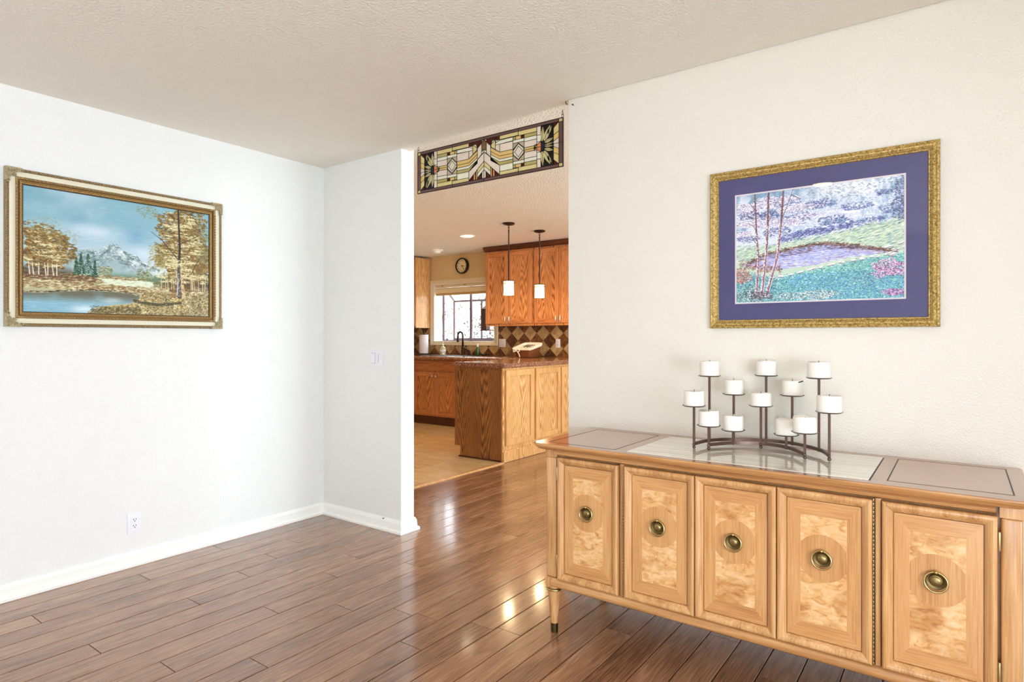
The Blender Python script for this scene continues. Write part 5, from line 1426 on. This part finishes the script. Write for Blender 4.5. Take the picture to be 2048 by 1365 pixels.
# nails near the ceiling
def nail(x, y, z, label):
    b = lathe(bmesh.new(), [(0.0012, 0), (0.0012, 0.012), (0.004, 0.013), (0.0035, 0.016), (0, 0.0165)], n=10, mtx=RX)
    o = tag(obj('nail', b, M['slot'], loc=(x, y, z)), label, 'nail')
nail(-1.574, YR, 2.412, 'small dark nail in the right wall just under the ceiling')
nail(-3.005, YP - 0.010, 0.079, 'small dark nail head above the baseboard of the short wall')
bm = tube(bmesh.new(), [(-1.611, 2.683, 2.425), (-1.613, 2.672, 2.425), (-1.613, 2.668, 2.432), (-1.613, 2.672, 2.437)], 0.002, 6)
tag(obj('ceiling_hook', bm, M['slot'], smooth=True), 'tiny dark hook at the top corner of the right wall end', 'hook')

# ================================================================== SIDEBOARD
SBX, SBY = -0.65, 2.41
sb = thing('sideboard', 'long honey coloured wooden sideboard with five burl doors and a stone inset top', 'sideboard', (SBX, SBY, 0))
def sp(name, bm, mat, smooth=False, parent=None):
    return obj(name, bm, mat, parent or sb, smooth=smooth)
L2 = 0.815
FY = 2.190 - SBY     # face plane of the case
TZ = 0.803
# top slab with profiled edge and clipped corners
bm = bmesh.new()
def outline(x, y0, y1, c_):
    return [(-x + c_, y0), (x - c_, y0), (x, y0 + c_), (x, y1 - c_ * .4), (x - c_ * .4, y1), (-x + c_ * .4, y1), (-x, y1 - c_ * .4), (-x, y0 + c_)]
fr_y, bk_y = 2.142 - SBY, 2.682 - SBY
layers = [(TZ - 0.028, 0.026), (TZ - 0.024, 0.013), (TZ - 0.014, 0.003), (TZ - 0.006, 0.0), (TZ - 0.0015, 0.001), (TZ, 0.004)]
rg = []
for z, d in layers:
    rg.append([bm.verts.new((x, y, z)) for x, y in outline(L2 - d, fr_y + d, bk_y, 0.022)])
for a, b in zip(rg, rg[1:]):
    for k in range(8): bm.faces.new([a[k], a[(k + 1) % 8], b[(k + 1) % 8], b[k]])
bm.faces.new(rg[0]); bm.faces.new(rg[-1])
sp('top', bm, [M['sbtop']])
for f in sb.children[-1].data.polygons: pass
top = sb.children[-1]
top.data.materials.append(M['honey_h'])
for f in top.data.polygons:
    if f.normal.z < 0.9: f.material_index = 1
# front lipping: lighter wood strip
# stone inset
mx0, mx1 = -1.045 - SBX, -0.232 - SBX
myf, myb = 2.185 - SBY, 2.622 - SBY
mb = sp('stone_inset', B(mx0, mx1, myf, myb, TZ - 0.004, TZ + 0.0016, 0.0008), M['marble'])
bm = mitre(bmesh.new(), 0, 1, 0, 1, [(0, 0), (0, 0.001), (0.003, 0.001), (0.003, 0)]); bm.free()
def inlay(x0, x1, y0, y1, wd=0.003):
    b = bmesh.new(); z0, z1 = TZ - 0.002, TZ + 0.0004
    box(b, x0, x1, y0, y0 + wd, z0, z1); box(b, x0, x1, y1 - wd, y1, z0, z1)
    box(b, x0, x0 + wd, y0 + wd, y1 - wd, z0, z1); box(b, x1 - wd, x1, y0 + wd, y1 - wd, z0, z1)
    return b
sp('inlay_line', inlay(-1.408 - SBX, -1.098 - SBX, 2.190 - SBY, 2.628 - SBY, 0.0035), M['dark'])
sp('inlay_line', inlay(-0.186 - SBX, 0.121 - SBX, 2.212 - SBY, 2.636 - SBY, 0.0035), M['dark'])
sp('inlay_line', B(mx1 + 0.0004, mx1 + 0.0045, myf, myb, TZ - 0.003, TZ + 0.0006), M['dark'])
# case
sp('case_body', B(-L2 + 0.042, L2 - 0.042, FY + 0.022, bk_y - 0.012, 0.232, TZ - 0.029), M['honey'])
sp('case_back', B(-L2 + 0.045, L2 - 0.045, bk_y - 0.0118, bk_y - 0.004, 0.24, 0.77), M['honey'])
# apron under the top, a bead that dips
sp('apron_rail', extr(bmesh.new(), [(FY + 0.0215, 0.752), (FY + 0.000, 0.752), (FY - 0.010, 0.756), (FY - 0.013, 0.763), (FY - 0.010, 0.770), (FY - 0.004, 0.7745), (FY + 0.0215, 0.7745)], 'X', -0.725, 0.727), M['honey_h'], 'auto')
# bottom rail, rounded
pts = [(FY + 0.0215, 0.236), (FY + 0.002, 0.236)]
for i in range(9):
    a = PI / 2 + PI * i / 8; pts.append((FY + 0.000 + 0.014 * math.cos(a), 0.216 + 0.0185 * math.sin(a)))
pts += [(FY + 0.0215, 0.1975)]
sp('bottom_rail', extr(bmesh.new(), pts, 'X', -0.740, 0.742), M['honey_h'], 'auto')
sp('bottom_panel', B(-0.74, 0.742, FY + 0.0225, bk_y - 0.03, 0.222, 0.231), M['honey'])
# corner posts, square blocks and turned legs
for sx in (-1, 1):
    for (yc, front) in ((2.210 - SBY, True), (2.652 - SBY, False)):
        xc = (-1.391 - SBX) if sx < 0 else (0.113 - SBX)
        p_ = 0.0245
        bm = B(xc - p_, xc + p_, yc - p_, yc + p_, 0.238, 0.742, 0.007, 3)
        po = sp('corner_post', bm, M['honey'], 'auto')
        bm = B(xc - 0.028, xc + 0.028, yc - 0.028, yc + 0.028, 0.7425, 0.7748, 0.001)
        sp('post_block', bm, M['honey'])
        bm = B(xc - 0.028, xc + 0.028, yc - 0.028, yc + 0.028, 0.196, 0.2375, 0.001)
        sp('post_block', bm, M['honey'])
        lg = sp('leg', lathe(bmesh.new(), [(0.024, 0.1958), (0.024, 0.190), (0.022, 0.184), (0.026, 0.180), (0.0262, 0.172), (0.0155, 0.039)], xc, yc, n=28), M['honey'], 'auto')
        obj('collar_ring', lathe(bmesh.new(), [(0.0265, 0.179), (0.032, 0.1805), (0.0345, 0.184), (0.032, 0.1878), (0.0265, 0.189)], xc, yc, n=28), M['brass'], lg, smooth=True)
        obj('ferrule', lathe(bmesh.new(), [(0.0158, 0.0395), (0.0158, 0.036), (0.0152, 0.002), (0.0132, 0.0), (0, 0.0)], xc, yc, n=24), M['brass_d'], lg, smooth='auto')
# doors
fprof = [(0, 0.0), (0, 0.017), (0.0015, 0.020), (0.005, 0.0225), (0.010, 0.0228), (0.015, 0.0212), (0.022, 0.0165), (0.0275, 0.0108), (0.0285, 0.003), (0.0300, 0.003), (0.0300, 0.0)]
DZ0, DZ1 = 0.2395, 0.7465
doors = [(-1.354, -1.0780, 'l'), (-1.0515, -0.7758, 'l'), (-0.7732, -0.4985, 'r'), (-0.4958, -0.2205, 'r'), (-0.1950, 0.0810, 'r')]
M['crossband'] = mat_wood('cross_banding', ((164, 108, 60), (202, 148, 92), (222, 172, 116)), 'X', 1.2, rough=0.3, coat=0.25, grain=0.4, fig=0.2, bump=0.02, rand=0.1)
M['plainven'] = mat_wood('plain_veneer', ((170, 114, 64), (206, 152, 96), (224, 174, 118)), 'Z', 1.2, rough=0.3, coat=0.25, grain=0.4, fig=0.2, bump=0.02, rand=0.1)
for i, (a, b, hside) in enumerate(doors):
    wd = b - a; hh = DZ1 - DZ0
    d = sp('door', mitre(bmesh.new(), 0, wd, 0, hh, fprof), M['honey'], False)
    d.location = (a - SBX, FY, DZ0)
    i0 = 0.0308; bw = 0.048
    # cross-banded border: four mitred strips
    x0, x1, z0, z1 = i0, wd - i0, i0, hh - i0
    X0, X1, Z0, Z1 = x0 + bw * .82, x1 - bw * .82, z0 + bw, z1 - bw
    for q, mm in (([(x0, z1), (x1, z1), (X1, Z1), (X0, Z1)], 'crossband'), ([(x0, z0), (x1, z0), (X1, Z0), (X0, Z0)], 'crossband'),
                  ([(x0, z0), (X0, Z0), (X0, Z1), (x0, z1)], 'plainven'), ([(x1, z0), (X1, Z0), (X1, Z1), (x1, z1)], 'plainven')):
        obj('border_veneer', prism(bmesh.new(), q, -0.0070, -0.001), M[mm], d)
    obj('burl_panel', prism(bmesh.new(), [(X0, Z0), (X1, Z0), (X1, Z1), (X0, Z1)], -0.0070, -0.001), M['burl'], d)
    # plain veneer disc around the pull, clipped by the burl panel
    cx_, cz_ = wd / 2 - 0.003, 0.534 - DZ0; r = 0.076
    disc = clip([(cx_ + r * math.cos(2 * PI * k / 40), cz_ + r * math.sin(2 * PI * k / 40)) for k in range(40)], X0 + .001, X1 - .001, Z0, Z1)
    obj('disc_veneer', prism(bmesh.new(), disc, -0.0076, -0.0069), M['plainven'], d)
    # ring pull
    hz_ = cz_
    T_ = Matrix.Translation((cx_, -0.0076, hz_)) @ RX
    hd = obj('ring_pull', lathe(bmesh.new(), [(0.0262, 0), (0.0266, 0.002), (0.0250, 0.0035), (0.0215, 0.0028), (0.0180, 0.0012), (0.0, 0.0012)], n=36, mtx=T_), M['brass_d'], d, smooth='auto')
    obj('boss', lathe(bmesh.new(), [(0.0170, 0.0013), (0.0168, 0.0045), (0.0158, 0.0055), (0.0145, 0.0040), (0.0130, 0.0042), (0.0125, 0.0080), (0.0105, 0.0098), (0.005, 0.0106), (0, 0.0108)], n=32, mtx=T_), M['brass_m'], hd, smooth='auto')
    bm = bmesh.new(); R1 = 0.0285
    pts = [(cx_ + R1 * math.sin(2 * PI * k / 36), -0.0076 - 0.012 - 0.002 * math.cos(2 * PI * k / 36), hz_ - 0.002 - R1 * math.cos(2 * PI * k / 36)) for k in range(36)]
    tube(bm, pts, 0.0030, 8, True)
    obj('drop_ring', bm, M['brass'], hd, smooth=True)
    bm = bmesh.new(); sphere(bm, cx_, -0.0076 - 0.0115, hz_ + 0.0268, 0.0056, 2); tube(bm, [(cx_, -0.0076, hz_ + 0.0255), (cx_, -0.018, hz_ + 0.0268)], 0.004, 8)
    obj('ring_post', bm, M['brass'], hd, smooth=True)
    if i in (0, 4):
        for zc in (0.069, 0.432):
            xh = -0.0045 if i == 0 else wd + 0.0042
            obj('hinge', lathe(bmesh.new(), [(0.0032, -0.026), (0.0038, -0.024), (0.0038, 0.024), (0.0032, 0.026)], xh, -0.012, hh - zc, n=10), M['hinge'], d, smooth='auto')
# stiles between the outer and the folding doors, with piano hinges
for (x0, x1, hx) in ((-1.0735, -1.0580, -1.0550), (-0.2135, -0.1990, -0.2175)):
    sp('stile', B(x0 - SBX, x1 - SBX, FY - 0.008, FY + 0.0215, 0.2375, 0.7515, 0.002), M['honey'])
    bm = bmesh.new()
    z = 0.2400
    while z < 0.746:
        lathe(bm, [(0.0017, 0.0), (0.0021, 0.0008), (0.0021, 0.0102), (0.0017, 0.011)], hx - SBX, FY - 0.0165, z, n=8); z += 0.0125
    sp('piano_hinge', bm, M['brass_m'], 'auto')

# ================================================================== CANDELABRA
cd = thing('candle_stand', 'brown metal candle stand with twelve plates on two curved bars on the sideboard', 'candle holder', (-0.615, 2.40, TZ + 0.0022))
CZ = TZ + 0.0022
pos = {'386': (-.852, 2.385, .975), '416': (-.829, 2.50, 1.088), '468': (-.757, 2.585, 1.011), '529': (-.641, 2.630, 1.090), '587': (-.541, 2.622, 1.015), '638': (-.430, 2.535, 1.093), '657': (-.379, 2.43, .979),
       '418': (-.797, 2.395, .900), '465': (-.733, 2.495, .876), '523': (-.640, 2.545, .974), '571': (-.540, 2.515, .873), '609': (-.455, 2.41, .903)}
def smooth_path(pts, n=40):
    out = []
    P_ = [pts[0]] + pts + [pts[-1]]
    for i in range(1, len(P_) - 2):
        p0, p1, p2, p3 = [Vector(q) for q in P_[i - 1:i + 3]]
        for k in range(8):
            t = k / 8
            out.append(0.5 * ((2 * p1) + (p2 - p0) * t + (2 * p0 - 5 * p1 + 4 * p2 - p3) * t * t + (3 * p1 - p0 - 3 * p2 + p3) * t ** 3))
    out.append(Vector(P_[-2])); return out
ox, oy = cd.location.x, cd.location.y
for ids in (('386', '416', '468', '529', '587', '638', '657'), ('418', '465', '523', '571', '609')):
    path = smooth_path([(pos[k][0] - ox, pos[k][1] - oy, 0.0) for k in ids])
    bm = bmesh.new(); rings = []
    for i, p in enumerate(path):
        d = (path[min(i + 1, len(path) - 1)] - path[max(i - 1, 0)]).normalized(); nn = Vector((-d.y, d.x, 0)) * 0.0045
        rings.append([bm.verts.new(q) for q in (p - nn + Vector((0, 0, .014)), p + nn + Vector((0, 0, .014)), p + nn + Vector((0, 0, .026)), p - nn + Vector((0, 0, .026)))])
    for a, b in zip(rings, rings[1:]):
        for k in range(4): bm.faces.new([a[k], a[(k + 1) % 4], b[(k + 1) % 4], b[k]])
    bm.faces.new(rings[0]); bm.faces.new(rings[-1])
    obj('curved_bar', bm, M['candlemetal'], cd)
lab = {'386': 'white pillar candle on the leftmost mid-height plate of the stand', '416': 'white pillar candle on the left of the three tallest stems',
       '468': 'white pillar candle between the tall left and tall middle candles, a step lower', '529': 'white pillar candle on the middle of the three tallest stems',
       '587': 'white pillar candle with a scorched rim between the tall middle and tall right candles', '638': 'white pillar candle on the right of the three tallest stems',
       '657': 'white pillar candle on the rightmost plate of the stand', '418': 'white pillar candle on the low plate nearest the left end of the stand',
       '465': 'white pillar candle on the lowest left plate, right beside the low left-end candle', '523': 'white pillar candle on the mid-height plate at the centre of the stand',
       '571': 'sooty white pillar candle on the low right plate, partly hidden behind another candle', '609': 'white pillar candle with a sunken melted top in front of the sooty low one'}
feet = ('386', '418', '523', '609', '657')
cr_ = random.Random(4)
for k, (x, y, z) in pos.items():
    lx, ly = x - ox, y - oy; zt = z - CZ
    bm = bmesh.new()
    z_start = 0.002 if k in feet else 0.012
    box(bm, lx - 0.0042, lx + 0.0042, ly - 0.0042, ly + 0.0042, z_start + (0.010 if k in feet else 0), zt - 0.004, 0.001)
    st_ = obj('stem', bm, M['candlemetal'], cd)
    if k in feet:
        bm = bmesh.new(); sphere(bm, lx, ly, 0.0065, 0.0068, 2); sphere(bm, lx, ly - 0.003, 0.0175, 0.0062, 2)
        obj('ball_foot', bm, M['candlemetal'], st_, smooth=True)
    obj('candle_plate', lathe(bmesh.new(), [(0.006, -0.006), (0.010, -0.0045), (0.038, -0.003), (0.0445, 0.0008), (0.0452, 0.0018), (0.044, 0.0018), (0.038, -0.0008), (0, -0.0008)], lx, ly, zt, n=32), M['candlemetal'], st_, smooth='auto')
    # candle
    r = {'638': .0405, '657': .0410, '609': .0400}.get(k, .0385); hc = {'609': .057, '523': .052}.get(k, .059)
    c_ = thing('pillar_candle', lab[k], 'candle', (x, y, z), cr_.uniform(0, 6), 'candles on the candle stand')
    hollow = k in ('609', '571')
    top_p = [(r * .97, hc - .0015), (r * .93, hc)] + ([(r * .80, hc - .001), (r * .72, hc - .010), (r * .3, hc - .013), (0, hc - .013)] if hollow else [(r * .85, hc - .0015), (r * .5, hc - .004), (0, hc - .005)])
    pr_ = [(0, 0), (r * (1.05 if k == '523' else 1.0), 0.0), (r * (1.06 if k == '523' else 1.005), 0.004), (r, 0.010)] + [(r, hc - .006)] + top_p
    cand = lathe(bmesh.new(), pr_, n=36)
    for v in cand.verts:
        if v.co.z > hc * .7:
            a = math.atan2(v.co.y, v.co.x); v.co.z += 0.0013 * math.sin(2 * a + x * 40) + .0006 * math.sin(5 * a)
    obj('wax_body', cand, M['wax'], c_, smooth='auto')
    zw = hc - (.013 if hollow else .005)
    obj('wick', tube(bmesh.new(), [(0, 0, zw - .001), (0.0005, 0, zw + .006), (0.002, 0, zw + .010)], 0.0011, 6), M['wick'], c_, smooth=True)
    if k == '587':
        bm = bmesh.new()
        a0 = -c_.rotation_euler.z
        pts = [(r * 0.99 * math.cos(a0 + t), r * 0.99 * math.sin(a0 + t), hc - .001 - .006 * abs(t + .1)) for t in [-.75 + .12 * q for q in range(10)]]
        tube(bm, pts, .0022, 6)
        obj('scorch_mark', bm, M['wick'], c_, smooth=True)
bpy.context.view_layer.update()
